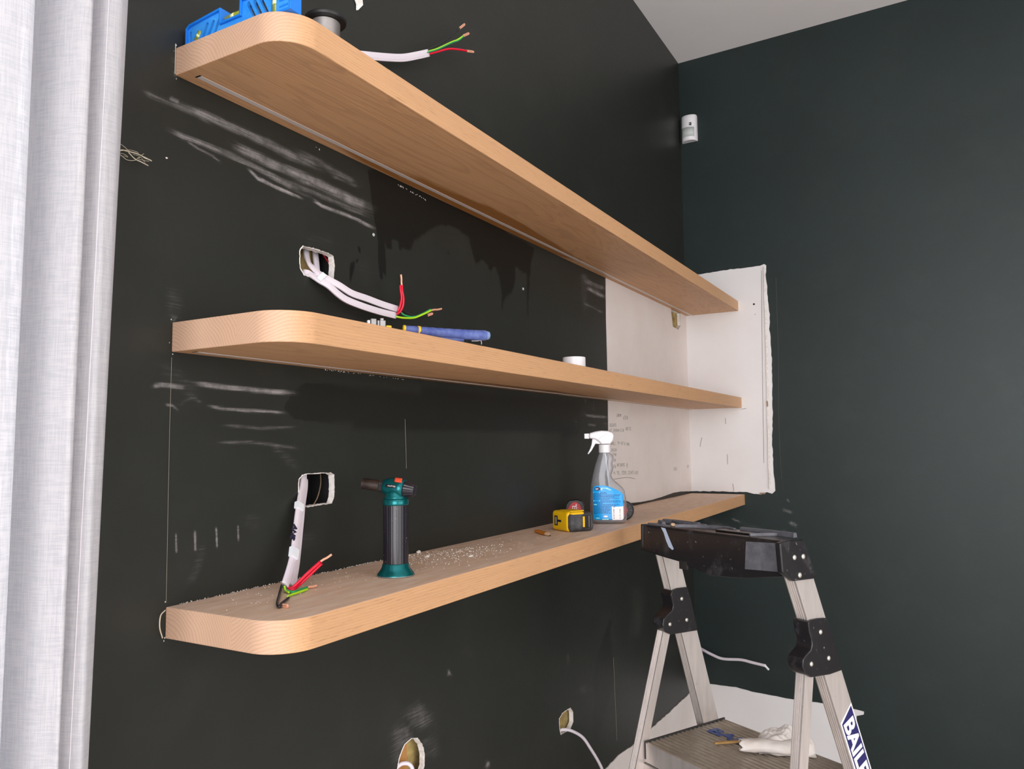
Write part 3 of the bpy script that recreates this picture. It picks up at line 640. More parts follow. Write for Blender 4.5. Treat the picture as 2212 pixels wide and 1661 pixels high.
# ================================================================== SHELVES
def shelf(x0, D, z, t, mt, label, strip, warn=None):
    s = thing('floating_shelf', label, 'shelf', (x0, 0, z), 'oak floating shelves')
    R = .060; pts = [(x0, 0), (farx(0), 0), (farx(-D), -D)]
    for k in range(0, 17):
        a = math.pi/2*k/16; pts.append((x0+R-R*math.sin(a), -D+R-R*math.cos(a)))
    v, f = prism(pts, z-t, z)
    b = mesh('board', v, f, mt, s, bevel=.0016, seg=3)
    if strip:
        o = mesh('light_strip', *box(x0+.022, L-.012, -.033, -.023, z-t-.0006, z-t+.001), M['led'], s); o['label'] = 'frosted strip light channel let into the underside'
        e = mesh('strip_end_notch', *box(x0+.019, x0+.022, -.034, -.022, z-t-.0004, z-t+.001), M['black'], s)
    return s
Z1, Z2, Z3 = 2.2298, 1.7958, 1.3687
shelf(-.003, .2425, Z1, .0448, M['wood1'], 'top oak shelf, level with the blue spirit level on it', True)
shelf(.0015, .2424, Z2, .0455, M['wood2'], 'middle oak shelf under the red and green wires and the pliers', True)
shelf(.0015, .2405, Z3, .0456, M['wood3'], 'bottom oak shelf, dusty on top, carrying the torch and the spray bottle', False)

# ================================================================== CABLES
def copper_loop(parent, a, b, r=.0016, fold=True):
    a, b = np.array(a, float), np.array(b, float); d = b-a; n = np.cross(d, [0, 1, 0]); n = n/np.linalg.norm(n)*r*.95
    if fold: P = [a-n, a+d*.5-n, b-n*.9, b+d*.08, b+n*.9, a+d*.5+n, a+n]
    else: P = [a, a+d*.3+n*.2, a+d*.6-n*.3, b]
    return tube(P, r*(.95 if fold else 1.35), 8)
def wire(P, mt, cab, name, r=.0022, cuend=None, fold=True, label=None):
    o = mesh(name, *tube(P, r, 10), M[mt], cab, smooth=True)
    if label: o['label'] = label
    if cuend is not None:
        c = mesh('copper_end', *copper_loop(None, P[-1], cuend, fold=fold), M['copper'], o, smooth=True)
    return o
# cable 1 : above the top shelf
c1 = thing('electrical_cable', 'white flat cable on the wall above the top shelf, black, green and red cores spread', 'cable', WL(700, 112, -.02), 'cut cables hanging from the wall')
P = [WL(722, 120, .010), WL(738, 117, -.006), WL(752, 116, -.018), WL(790, 120, -.028), WL(835, 124, -.032), WL(870, 125, -.034), WL(900, 120, -.036), WL(925, 114.5, -.038)]
mesh('sheath', *sweep(P, ribbon_section(.0165, .006), (0, 1, 0)) if False else sweep(P, [(u, s) for s, u in ribbon_section(.0165, .006)], (0, 1, 0)), M['cable'], c1, smooth=True)
wire([WL(922, 107.5, -.038), WL(940, 100, -.04), WL(965, 85, -.045), WL(993, 61, -.05)], 'blackwire', c1, 'core_wire', .0019, WL(1003, 53, -.05), label='black core')
wire([WL(922, 112, -.038), WL(945, 105, -.042), WL(975, 91, -.046), WL(988, 86, -.048), WL(1001, 77.5, -.05)], 'yellow_green', c1, 'core_wire', .0019, WL(1012, 72.5, -.05), label='green and yellow core')
wire([WL(922, 113.5, -.040), WL(945, 107, -.044), WL(975, 93, -.048), WL(990, 87.5, -.049), WL(1001, 79, -.051)], 'green', c1, 'core_stripe', .0016)
wire([WL(923, 117.5, -.038), WL(945, 112, -.042), WL(968, 106, -.046), WL(990, 107, -.05), WL(1008, 110, -.052)], 'red', c1, 'core_wire', .0024, WL(1022, 112, -.054), label='red core')
# cable 2: pair out of the upper hole
c2 = thing('electrical_cable', 'pair of white flat cables from the upper wall hole above the middle shelf', 'cable', WL(660, 560, -.01), 'cut cables hanging from the wall')
sec = [(u, s) for s, u in ribbon_section(.0135, .0058)]
q = lambda x, y, d: WL(*crop(*sA, [(x, y)])[0], d)
mesh('sheath', *sweep([q(235, 120, .035), q(250, 180, .03), q(265, 290, .022), q(310, 380, .008), q(390, 465, -.004), q(455, 520, -.012), q(560, 585, -.020), q(700, 660, -.028), q(860, 760, -.034), q(1060, 830, -.038), q(1260, 905, -.042), q(1465, 970, -.046)], sec, (0, 1, .0)), M['cable'], c2, smooth=True)
mesh('sheath', *sweep([q(170, 490, .02), q(215, 488, .012), q(290, 500, .003), q(370, 545, -.008), q(440, 590, -.016), q(550, 655, -.026), q(680, 770, -.032), q(800, 850, -.036), q(1000, 930, -.042), q(1220, 1000, -.046), q(1440, 1055, -.050)], sec, (0, 1, .0)), M['cable'], c2, smooth=True)
mesh('rear_sheath', *sweep([q(370, 150, .04), q(380, 280, .038), q(392, 400, .036), q(400, 520, .034)], sec, (0, 1, 0)), M['cable'], c2, smooth=True)
mesh('tape_band', *sweep([q(420, 520, -.014), q(450, 560, -.017), q(488, 582, -.020)], [(a*1.1, b*1.1) for a, b in [(-.0105, -.0045), (.0115, -.0045), (.0115, .0045), (-.0105, .0045)]], (0, 1, 0), smooth=3) if False else sweep([q(425, 530, -.013), q(478, 575, -.018)], [(-.0105, -.0042), (.0105, -.0042), (.0105, .0042), (-.0105, .0042)], (0, 1, 0), smooth=4), M['clip'], c2)
wire([q(1450, 1040, -.05), q(1500, 1000, -.054), q(1535, 930, -.058), q(1545, 830, -.06), q(1530, 740, -.06), q(1523, 655, -.058)], 'red', c2, 'core_wire', .0026, q(1512, 512, -.055), False, label='thick red core pair bent upwards')
wire([q(1470, 1000, -.056), q(1500, 930, -.06), q(1520, 820, -.062), q(1508, 720, -.062), q(1503, 655, -.060)], 'red', c2, 'core_wire', .0022)
wire([q(1450, 1068, -.052), q(1540, 1085, -.056), q(1680, 1085, -.060), q(1800, 1040, -.064), q(1915, 985, -.066)], 'yellow_green', c2, 'core_wire', .0021, q(2050, 965, -.07), False, label='green and yellow core')
wire([q(1500, 1000, -.05), q(1560, 1050, -.054), q(1680, 1072, -.058), q(1800, 1030, -.062), q(1905, 972, -.064)], 'green', c2, 'core_wire', .0019, label='green core')
wire([q(1460, 960, -.046), q(1560, 1000, -.05), q(1700, 1070, -.056), q(1800, 1075, -.060), q(1865, 1050, -.062)], 'blackwire', c2, 'core_wire', .0019, q(1925, 1030, -.064), label='black core')
rw = mesh('rear_core', *tube([q(450, 200, .045), q(520, 300, .04), q(600, 420, .035)], .0018, 8), M['red'], c2, smooth=True)
# cable 3: out of the lower hole, marked ANE
c3 = thing('electrical_cable', 'white flat cable hanging from the lower wall hole, hand-marked ANE', 'cable', WL(655, 1040, -.01), 'cut cables hanging from the wall')
def r_(x, y, d):
    px, py = crop(*sB, [(x, y)])[0]; p = WL(px, py, d)
    return on(px, py, 2, Z3+.0032) if p[2] < Z3+.0032 and d < -.005 else p
secw = [(u, s) for s, u in ribbon_section(.0150, .006)]
mesh('sheath', *sweep([r_(395, 40, .022), r_(392, 120, .014), r_(378, 240, .004), r_(358, 360, -.008), r_(345, 450, -.016), r_(325, 600, -.026), r_(308, 760, -.036), r_(285, 950, -.048), r_(245, 1120, -.060), r_(185, 1315, -.072)], secw, (0, 1, 0)), M['cable'], c3, smooth=True)
mesh('sheath', *sweep([r_(405, 120, .022), r_(400, 250, .012), r_(372, 450, -.008), r_(352, 650, -.018), r_(328, 900, -.032), r_(305, 1100, -.044), r_(265, 1320, -.054)], secw, (0, 1, 0)), M['cable'], c3, smooth=True)
for a, b in (((347, 400, -.013), (340, 470, -.018)), ((290, 905, -.046), (278, 1010, -.054))):
    mesh('tape_band', *sweep([r_(*a), r_(*b)], [(-.0082, -.0042), (.0082, -.0042), (.0082, .0042), (-.0082, .0042)], (0, 1, 0), smooth=4), M['clip'], c3)
ax = r_(330, 620, -.036); bx = r_(300, 760, -.0435); dd = (bx-ax)/np.linalg.norm(bx-ax)     # writing runs down the cable
perp = np.cross(dd, [0, 1, 0]); perp /= np.linalg.norm(perp)
if perp[0] < 0: perp = -perp
nrm = np.array([0, -1.0, 0]); 
text_mesh('ANE', .0140, frame(r_(282, 632, -.048), dd, perp, np.cross(dd, perp)), 'hand_lettering', M['ink'], c3, depth=.0015, bold=.0002)
wire([r_(150, 1320, -.073), r_(120, 1430, -.080), r_(98, 1530, -.083), r_(125, 1560, -.085), r_(150, 1520, -.08), r_(225, 1460, -.074)], 'blackwire', c3, 'core_wire', .0021, label='black core bent back on itself')
mesh('copper_end', *copper_loop(None, r_(160, 1545, -.085), r_(212, 1552, -.087), .0016, True), M['copper'], c3, smooth=True)
wire([r_(215, 1345, -.072), r_(260, 1350, -.074), r_(330, 1290, -.078), r_(430, 1190, -.084), r_(580, 1055, -.09)], 'red', c3, 'core_wire', .0025, r_(705, 975, -.095), False, label='red core')
wire([r_(230, 1365, -.070), r_(280, 1365, -.072), r_(350, 1310, -.076), r_(450, 1215, -.082), r_(595, 1075, -.088)], 'red', c3, 'core_wire', .0025, label='red core')
wire([r_(170, 1325, -.074), r_(195, 1370, -.076), r_(270, 1395, -.08), r_(350, 1372, -.086), r_(432, 1345, -.09)], 'green', c3, 'core_wire', .0024, r_(538, 1322, -.094), False, label='green core')
wire([r_(178, 1325, -.078), r_(190, 1375, -.080), r_(230, 1400, -.082)], 'yellow_green', c3, 'core_stripe', .0016)
wire([r_(215, 1445, -.082), r_(240, 1430, -.082), r_(330, 1400, -.086), r_(440, 1362, -.090)], 'yellow_green', c3, 'core_wire', .0019, label='green and yellow core')
mesh('cavity_wire', *tube([r_(582, 60, .05), r_(585, 180, .045), r_(550, 330, .04), r_(490, 440, .035)], .0011, 6), M['paperbrown'], wall_left)
# cables low on the wall
cz = thing('electrical_cable', 'white round cable curling inside the big oval hole at the bottom edge', 'cable', WL(880, 1650, .01), 'low cables')
g_ = lambda x, y, d: WL(*crop(*sD, [(x, y)])[0], d)
mesh('sheath', *sweep([g_(190, 880, .006), g_(230, 850, .002), g_(280, 850, -.006), g_(310, 890, -.014), g_(318, 990, -.02)], circ(.0042, 12), (0, 1, 0)), M['cable'], cz, smooth=True)
cz = thing('electrical_cable', 'thin white cable arching out of the small low hole towards the ladder', 'cable', WL(1215, 1575, .01), 'low cables')
mesh('sheath', *sweep([g_(1385, 608, .012), g_(1420, 598, .0), g_(1480, 608, -.015), g_(1560, 655, -.03), g_(1620, 740, -.04), g_(1680, 840, -.045), g_(1720, 930, -.045), g_(1760, 1050, -.03)], circ(.0046, 12), (0, 1, 0)), M['cable'], cz, smooth=True)
cz = thing('electrical_cable', 'white cable stub sticking out of the far wall behind the ladder', 'cable', FW(1519, 1404, .02), 'low cables')
mesh('sheath', *sweep([FW(1495, 1390, -.01), FW(1519, 1404, .03), FW(1540, 1415, .04), FW(1562, 1423, .045), FW(1600, 1425, .05), FW(1625, 1431, .055), FW(1654, 1438, .06)], circ(.0062, 12), (0, 0, 1)), M['cable'], cz, smooth=True)
mesh('bare_core_end', *sweep([FW(1652, 1437, .06), FW(1661, 1447, .062)], circ(.0045, 8), (0, 0, 1), smooth=3), M['clip'], cz)

# hanging torn scrap at the top of the wall
mesh_ = mesh('torn_wallpaper_scrap', *tf(prism([(0, 0), (.012, .0), (.016, -.012), (.006, -.028), (.002, -.030), (.0, -.018), (-.006, -.010)], 0, .0015), frame(WL(772, -8, -.004), (1, -.15, 0), (.1, -.1, 1), (0, -1, 0))), M['gyp'])
tag(mesh_, 'small white torn scrap hanging on the black wall at the top edge', 'paper scrap')
# jute tuft behind the curtain edge
tuft = thing('fibre_tuft', 'frayed beige jute fibres poking out beside the curtain edge', 'fibre tuft', WL(255, 326, -.01))
cT = (230, 290, 170/2212); h_ = lambda x, y, d=-.012: WL(*crop(*cT, [(x, y)])[0], d)
strands = [([(280, 510), (420, 445), (600, 480), (850, 545), (1050, 640), (1270, 750)], .0009), ([(620, 510), (800, 690), (1000, 790), (1170, 880)], .0008), ([(700, 510), (900, 560), (1100, 680), (1230, 720)], .0007), ([(320, 480), (600, 440), (780, 470), (900, 520)], .0003),
           ([(330, 230), (500, 350), (640, 480)], .0003), ([(300, 560), (420, 600), (560, 710), (700, 740), (860, 720)], .0004), ([(320, 520), (500, 560), (600, 640), (480, 600)], .0003), ([(750, 560), (950, 640), (1080, 790)], .0003), ([(860, 680), (940, 650)], .0005), ([(900, 700), (1080, 740), (1200, 760)], .0003), ([(960, 600), (1050, 545)], .0003)]
for P, r in strands: mesh('fibre', *tube([h_(a, b, -.01-random.uniform(0, .01)) for a, b in P], r, 5), M['fibre'], tuft)

# ================================================================== SPIRIT LEVEL on the top shelf
lv = thing('spirit_level', 'blue plastic torpedo spirit level standing on edge along the top shelf end', 'spirit level', (.02, -.12, Z1))
zb = Z1+.0002; X0, X1 = .010, .032
prof = [(-.004, 0), (-.004, .036), (-.012, .041), (-.085, .047), (-.086, .024), (-.127, .024), (-.128, .047), (-.234, .048), (-.234, 0)]
def yz(m, x0=0): return [(c, a, b+zb) for a, b, c in m[0]], m[1]
# rim outline as a frame: outer wall of the profile plus recessed web with slots
def offs(poly, d):
    n = len(poly); out = []
    A = sum(poly[i][0]*poly[(i+1) % n][1]-poly[(i+1) % n][0]*poly[i][1] for i in range(n)); sg = 1 if A > 0 else -1
    for i in range(n):
        p0, p1, p2 = (np.array(poly[j % n], float) for j in (i-1, i, i+1)); a = p1-p0; b = p2-p1
        a /= np.linalg.norm(a); b /= np.linalg.norm(b); na = np.array([-a[1], a[0]])*sg; nb = np.array([-b[1], b[0]])*sg
        m = (na+nb); m /= np.linalg.norm(m); out.append(tuple(p1+m*d/max(.3, m@na)))
    return out
inn = offs(prof, .0035); n = len(prof)
V = [(X0, a, b+zb) for a, b in prof]+[(X0, a, b+zb) for a, b in inn]+[(X1, a, b+zb) for a, b in prof]+[(X1, a, b+zb) for a, b in inn]
Fc = []
for i in range(n):
    j = (i+1) % n; Fc += [(i, j, n+j, n+i), (2*n+i, 3*n+i, 3*n+j, 2*n+j), (i, 2*n+i, 2*n+j, j), (n+i, n+j, 3*n+j, 3*n+i)]
mesh('rim', V, Fc, M['bluerib'], lv, bevel=.0006)
def slot_web():
    pts = [Vector(p) for p in inn]; edges = [(i, (i+1) % n) for i in range(n)]; slots = []
    def slot(cy, cz, ln, wd, ang):
        s = []; ca, sa = math.cos(ang), math.sin(ang)
        for k in range(16):
            a = 2*math.pi*k/16; u = wd/2*math.cos(a)+0; v = wd/2*math.sin(a)+(ln/2-wd/2)*(1 if math.sin(a) >= 0 else -1)
            s.append((cy+u*ca-v*sa, cz+u*sa+v*ca))
        slots.append(s)
    slot(-.012, .018, .026, .006, 0); slot(-.029, .020, .018, .011, .75)
    for cy in (-.046, -.060, -.074): slot(cy, .022, .028, .0065, .5)
    for cy in (-.150, -.163, -.176): slot(cy, .024, .036, .0065, -.5)
    slot(-.196, .024, .038, .012, 0)
    for s in slots:
        k = len(pts); pts.extend(Vector(p) for p in s); edges.extend([(k+i, k+(i+1) % 16) for i in range(16)])
    Vv, _, Ff, _, _, _ = geometry.delaunay_2d_cdt(pts, edges, [], 0, 1e-7)
    Va = np.array([(v.x, v.y) for v in Vv]); Ff = np.array([tuple(f) for f in Ff if len(f) == 3]); cen = Va[Ff].mean(1)
    k = inpoly(cen, inn)
    for s in slots: k &= ~inpoly(cen, s)
    return [(.017, a, b+zb) for a, b in Va], Ff[k].tolist()
mesh('web', *slot_web(), M['blue'], lv, solid=.006)
def vial(c, axis, ln, r=.0052):
    fr = frame(c, *{'y': ((1, 0, 0), (0, 0, 1), (0, 1, 0)), 'z': ((1, 0, 0), (0, 1, 0), (0, 0, 1)), 'd': ((1, 0, 0), (0, .7, .7), (0, .7, -.7))}[axis])
    v = mesh('vial', *tf(lathe([(r*.3, -ln/2), (r, -ln/2+.002), (r, ln/2-.002), (r*.3, ln/2)], 16), fr), M['vial'], lv, smooth=True)
    mesh('bubble', *tf(lathe([(r*.3, -ln*.14), (r*1.03, -ln*.1), (r*1.03, ln*.1), (r*.3, ln*.14)], 16), fr), M['bubble'], v, smooth=True)
vial((.019, -.1065, zb+.030), 'y', .036); vial((.019, -.196, zb+.024), 'z', .036); vial((.017, -.029, zb+.020), 'd', .02, .0045)
mesh('end_panel', *box(.0115, .016, -.231, -.207, zb+.003, zb+.045), M['blue'], lv)
for k in range(4): mesh('embossed_mark', *box(.0108, .0116, -.228, -.211, zb+.008+k*.009, zb+.0095+k*.009+.001), M['bluerib'], lv)

# ================================================================== WIRE SPOOL
sp = thing('wire_spool', 'black flanged spool of bare tin wire standing on the top shelf', 'spool', (.196, -.125, Z1))
cen = (.196, -.125)
at = lambda m, x, y, z: ([(a+x, b+y, c+z) for a, b, c in m[0]], m[1])
for zz in (Z1+.0003, Z1+.101): mesh('flange', *at(lathe([(.010, 0), (.034, 0), (.0355, .002), (.0355, .006), (.034, .0075), (.016, .0075), (.010, .004)], 40), *cen, zz), M['black'], sp, smooth=False, bevel=.0005)
pr = [(.018, .008)]
for k in range(46): z = .009+k*.002; pr += [(.0236, z), (.0248, z+.0007), (.0236, z+.0014)]
pr += [(.018, .102)]
mesh('wound_wire', *at(lathe(pr, 36), *cen, Z1), M['steelwire'], sp, smooth=True)

# ================================================================== PLIERS on middle shelf
pz = thing('pliers', 'blue handled crimping pliers with yellow bands lying on the middle shelf', 'pliers', (.40, -.19, Z2))
def at3(px, py, y): return on(px, py, 1, y)
def pcz(px, py, y): return at3(px, py, y)
cP = (780, 670, 300/2212); u_ = lambda x, y, d: at3(*crop(*cP, [(x, y)])[0], d)
def ydep(x): return -.120-(x-80)/1960*.140       # tool lies diagonally: tip by the wall side, handles over the front edge
def U(x, y): return u_(x, y, ydep(x))
def handle(pts, r0, name, mt, rings=0):
    P = [U(a, b) for a, b in pts]; c = catmull(P, 10); m_ = len(c)
    v, f = sweep(c, circ(1, 16), (0, 0, 1), smooth=0, taper=lambda t: r0(t)*(1+(.035*math.sin(t*90) if rings else 0)))
    return mesh(name, v, f, M[mt], pz, smooth=True)
handle([(690, 300), (900, 325), (1200, 355), (1600, 385), (1850, 398), (1990, 402)], lambda t: .0070+.0030*math.sin(min(1, t*1.25)*1.5)-(.003 if t > .985 else 0), 'upper_grip', 'bluehandle', 1)
handle([(1960, 400), (2000, 403), (2032, 405)], lambda t: .0095-.002*t, 'grip_end', 'bluehandle2')
handle([(668, 297), (700, 301)], lambda t: .0074, 'yellow_band', 'yellow'); handle([(900, 322), (935, 326)], lambda t: .0086, 'yellow_band', 'yellow')
hz = Z2+.0085
a0 = U(690, 300); b0 = U(1750, 430)
v, f = sweep([(a0[0]+.02, a0[1]+.012, hz), (.42, -.195, hz), (b0[0]-.01, b0[1]+.012, hz)], circ(.0080, 14), (0, 0, 1)); mesh('lower_grip', v, f, M['bluehandle'], pz, smooth=True)
mesh('latch_ring', *tube([U(1760, 490), U(1850, 488), U(1900, 480), U(1918, 510), U(1916, 545)], .0011, 8), M['steel'], pz, smooth=True)
tip = U(200, 190)
dv = np.array([b0[0]-tip[0], b0[1]-tip[1], 0]); dv /= np.linalg.norm(dv); sv = np.array([-dv[1], dv[0], 0])
def jb(a, b, s0, s1, z0, z1, nm, mt, bev=.0012):
    O = np.array([tip[0], tip[1], Z2]); return mesh(nm, *tf(box(a, b, s0, s1, z0, z1), frame(O, dv, sv, (0, 0, 1))), M[mt], pz, bevel=bev)
def topz(y_px, x_px): return U(x_px, y_px)[2]-Z2
jb(-.012, -.007, -.004, .004, .001, topz(160, 95), 'jaw_stud', 'whitepl'); jb(-.006, .004, -.006, .006, .001, topz(140, 190), 'upper_jaw', 'steel'); jb(.006, .010, -.005, .006, .001, topz(165, 245), 'lower_jaw', 'steel')
jb(.0105, .021, -.006, .006, .001, topz(165, 320), 'crimp_block', 'steel'); jb(.012, .018, -.003, .003, .02, topz(128, 320), 'jaw_pin', 'steel', .0008)
jb(.022, .032, -.006, .006, .001, topz(245, 380), 'yellow_lever', 'yellow'); jb(.030, .070, -.008, .006, .001, .016, 'pivot_plate', 'steel')
# pot / roll of white tape
tr_ = thing('tape_roll', 'white tape roll on the middle shelf near the white patch', 'tape roll', (1.10, -.165, Z2))
mesh('tape', *at(lathe([(.018, .001), (.030, .001), (.0305, .003), (.0305, topt := .0355), (.030, topt+.001), (.018, topt+.001)], 40), 1.10, -.165, Z2), M['whitepl'], tr_, bevel=.0005)
mesh('core', *at(lathe([(.0175, .0005), (.019, .0005), (.019, topt), (.0175, topt)], 32), 1.10, -.165, Z2), M['rawwood'], tr_)

# ================================================================== BLOW TORCH
bx_, by_ = .368, -.141
bt = thing('blow_torch', 'teal and black handheld gas torch standing on the bottom shelf', 'blow torch', (bx_, by_, Z3))
T = lambda m: at(m, bx_, by_, Z3+.0003)
mesh('base', *T(lathe([(.030, 0), (.0335, .0005), (.034, .002), (.0325, .0045), (.0285, .0095), (.0252, .015), (.0238, .021), (.0228, .0225)], 48)), M['teal'], bt, smooth=True)
mesh('base_edge', *T(lathe([(.0335, .0002), (.0346, .0008), (.0342, .0018), (.033, .0022)], 48)), M['steelwire'], bt, smooth=True)
pr = []; nn = 96
v = []; f = []
for z in (.0222, .127):
    for k in range(nn):
        a = 2*math.pi*k/nn; r = .0226*(1-.022*(k % 6 == 0)); v.append((r*math.cos(a), r*math.sin(a), z))
f = [(k, (k+1) % nn, nn+(k+1) % nn, nn+k) for k in range(nn)]+[tuple(range(nn))[::-1], tuple(range(nn, 2*nn))]
bsurf = noisy(M['blackgloss'], (.014, .012, .018), (.014, .012, .018), 20); 
gg = N(M['blackgloss']); spk = gg.ramp(gg.noise(gg.coord((1, 1, .6)), 230, 3, .6), [(.70, 0.0), (.76, 1.0)]); gg.l(gg.mix(spk, (.014, .012, .018), (.6, .58, .55)), gg.b.inputs['Base Color'])
mesh('fluted_tank', *T((v, f)), M['blackgloss'], bt)
mesh('collar', *T(lathe([(.0225, .1265), (.0236, .1272), (.0240, .129), (.0238, .1365), (.0222, .1385), (.016, .139)], 48)), M['teal'], bt, smooth=True)
# head: nozzle away and up to the left, knob towards the viewer
az = math.radians(105); el = math.radians(7)
hd = np.array([math.cos(az)*math.cos(el), math.sin(az)*math.cos(el), math.sin(el)]); hu = np.array([0, 0, 1.0])-hd*hd[2]; hu /= np.linalg.norm(hu); hs = np.cross(hd, hu)
Hc = np.array([bx_, by_, Z3+.1575])
hf = frame(Hc, hs, hu, hd)
mesh('head', *tf(lathe([(.0160, -.0185), (.0180, -.0175), (.0186, -.008), (.0182, .004), (.0165, .016), (.0135, .022), (.0115, .0235)], 40), hf), M['teal'], bt, smooth=True)
mesh('neck', *T(lathe([(.0222, .1375), (.0208, .141), (.0188, .147), (.0175, .156)], 32)), M['teal'], bt, smooth=True)
mesh('nozzle_collar', *tf(lathe([(.0105, .0225), (.0122, .023), (.0122, .030), (.0112, .031)], 10), hf), M['blackpl'], bt)
mesh('nozzle', *tf(lathe([(.0100, .0300), (.0103, .0300), (.0103, .0650), (.0095, .0655), (.0090, .064), (.0085, .040)], 32), hf), M['barrel'], bt, smooth=False, bevel=.0003)
kn = []; 
for (r, z) in ((.0150, -.0180), (.0155, -.0200), (.0118, -.034), (.0100, -.038), (.0075, -.039)):
    for k in range(48): a = 2*math.pi*k/48; rr = r*(1-.05*(k % 4 == 0)); kn.append((rr*math.cos(a), rr*math.sin(a), z))
f = [(i*48+k, i*48+(k+1) % 48, (i+1)*48+(k+1) % 48, (i+1)*48+k) for i in range(4) for k in range(48)]+[tuple(range(48))[::-1], tuple(range(192, 240))]
mesh('adjuster_knob', kn and hf(kn), f, M['blackgloss'], bt)
# switch and badge wrapped on the head
def onhead(a, z, r=.0190): return Hc+hs*(r*math.cos(a))+hu*(r*math.sin(a))+hd*z
side = 1 if (hs@(CAM-Hc)) > 0 else -1
ang = lambda d: math.radians(d) if side > 0 else math.pi-math.radians(d)
V = []; Fq = []
for i, d in enumerate(np.linspace(40, 72, 7)):
    for j, z in enumerate((-.015, -.0125, -.004, -.001)): V.append(onhead(ang(d), z+(d-56)*.0001, .0195))
Fq = [(i*4+j, i*4+j+1, (i+1)*4+j+1, (i+1)*4+j) for i in range(6) for j in range(3)]
mesh('ignition_button', V, Fq, M['orangered'], bt, smooth=True, solid=.0022)
V = []
for i, d in enumerate(np.linspace(4, 22, 5)):
    for j, z in enumerate((-.007, -.005, .011, .013)): V.append(onhead(ang(d), z, .0188-(max(0, z)*.13)))
mesh('badge', V, [(i*4+j, i*4+j+1, (i+1)*4+j+1, (i+1)*4+j) for i in range(4) for j in range(3)], M['blackgloss'], bt, smooth=True, solid=.0008)
hb = onhead(ang(10), .0080, .0192)
text_mesh('Iroda PT-500', .0036, frame(hb, -hd, hu, hs*side), 'badge_lettering', M['whitepl'], bt, depth=.0001, xs=.75)
mesh('lock_stud', *tf(lathe([(.002, 0), (.002, .002), (.001, .0026)], 12), frame(onhead(ang(12), .0265, .0125), hd, hu, hs*side)), M['black'], bt)

# ================================================================== SPRAY BOTTLE
Bx, By = 1.347, -.152
sb = thing('spray_bottle', 'clear trigger spray bottle with a blue label on the bottom shelf', 'spray bottle', (Bx, By, Z3))
va = YAW-math.atan((1311-1106)/FPX)+math.radians(4)
bd = np.array([math.cos(va), math.sin(va), 0]); br = np.array([math.sin(va), -math.cos(va), 0])   # depth (away), right
sc_ = .0001840
bf = frame((Bx, By, Z3+.0004), br, -bd, (0, 0, 1))       # (right, towards viewer, up)
cxp = 510
Lf = [(1552, 285), (1540, 250), (1480, 226), (1200, 218), (950, 235), (850, 255), (700, 290), (600, 320), (480, 365), (440, 384), (425, 392)]
Rt = [(1552, 745), (1540, 775), (1480, 798), (1200, 797), (1100, 790), (1040, 775), (1000, 750), (950, 700), (900, 640), (850, 590), (790, 567), (740, 584), (690, 604), (650, 598), (610, 590), (570, 602), (520, 612), (480, 595), (440, 550), (425, 542)]
def ip(tab, y): ys = [a for a, b in tab][::-1]; xs = [b for a, b in tab][::-1]; return float(np.interp(y, ys, xs))
ysamp = list(np.linspace(1552, 1480, 5))+list(np.linspace(1450, 1120, 6))+list(np.linspace(1100, 425, 40))
def hw(y):
    z = (1552-y)*sc_
    return float(np.interp(z, [0, .004, .012, .085, .12, .16, .205, .21], [.022, .027, .0295, .0295, .024, .019, .0145, .0145]))
def sect(y, k, n=40, p=2.6, off=0):
    l, r = ip(Lf, y), ip(Rt, y); c = ((l+r)/2-cxp)*sc_; w_ = (r-l)/2*sc_+off; h = hw(y)+off; a = 2*math.pi*k/n
    ca, sa = math.cos(a), math.sin(a); return (c+w_*math.copysign(abs(ca)**(2/p), ca), h*math.copysign(abs(sa)**(2/p), sa), (1552-y)*sc_)
n = 40; v = [sect(y, k) for y in ysamp for k in range(n)]
f = [(i*n+k, i*n+(k+1) % n, (i+1)*n+(k+1) % n, (i+1)*n+k) for i in range(len(ysamp)-1) for k in range(n)]+[tuple(range(n))[::-1]]
o = mesh('bottle', bf(v), f, M['clear'], sb, smooth=True); m_ = o.modifiers.new('s', 'SOLIDIFY'); m_.thickness = .0009; m_.offset = -1
mesh('dip_tube', *tf(tube([(.008, 0, .006), (.004, 0, .1), (-.006, 0, .205)], .002, 8), bf), M['clip'], sb, smooth=True)
def P2(x, y, d): return ((x-cxp)*sc_, d, (1552-y)*sc_)
def flatp(pts, d0, d1, nm, mt, bev=.0025, par=sb, seg=3): 
    v, f = prism([((x-cxp)*sc_, (1552-y)*sc_) for x, y in pts], d0, d1); return mesh(nm, bf([(a, c, b) for a, b, c in v]), f, M[mt], par, bevel=bev, seg=seg)
cc = (467-cxp)*sc_
v, f = lathe([(.0150, 0), (.0166, .001), (.0166, .0225), (.0155, .0238)], 36); mesh('collar', bf([(a+cc, b, c+(1552-438)*sc_) for a, b, c in v]), f, M['whitepl'], sb, smooth=False, bevel=.0004)
flatp([(225, 122), (330, 95), (420, 83), (530, 90), (595, 120), (618, 165), (605, 235), (562, 302), (412, 305), (392, 275), (330, 225), (290, 214), (225, 210)], -.013, .013, 'trigger_head', 'whitepl', .005)
flatp([(150, 130), (226, 127), (226, 212), (150, 210)], -.009, .009, 'nozzle', 'whitepl', .001)
flatp([(275, 214), (325, 222), (392, 272), (410, 302), (325, 292), (300, 335), (262, 400), (207, 463), (195, 450), (238, 372), (262, 300), (270, 245)], -.008, .008, 'trigger', 'whitepl', .0018)
flatp([(395, 200), (520, 130), (560, 150), (480, 215), (400, 268), (375, 235)], .0128, .0142, 'head_panel', 'whitepl', .0008)
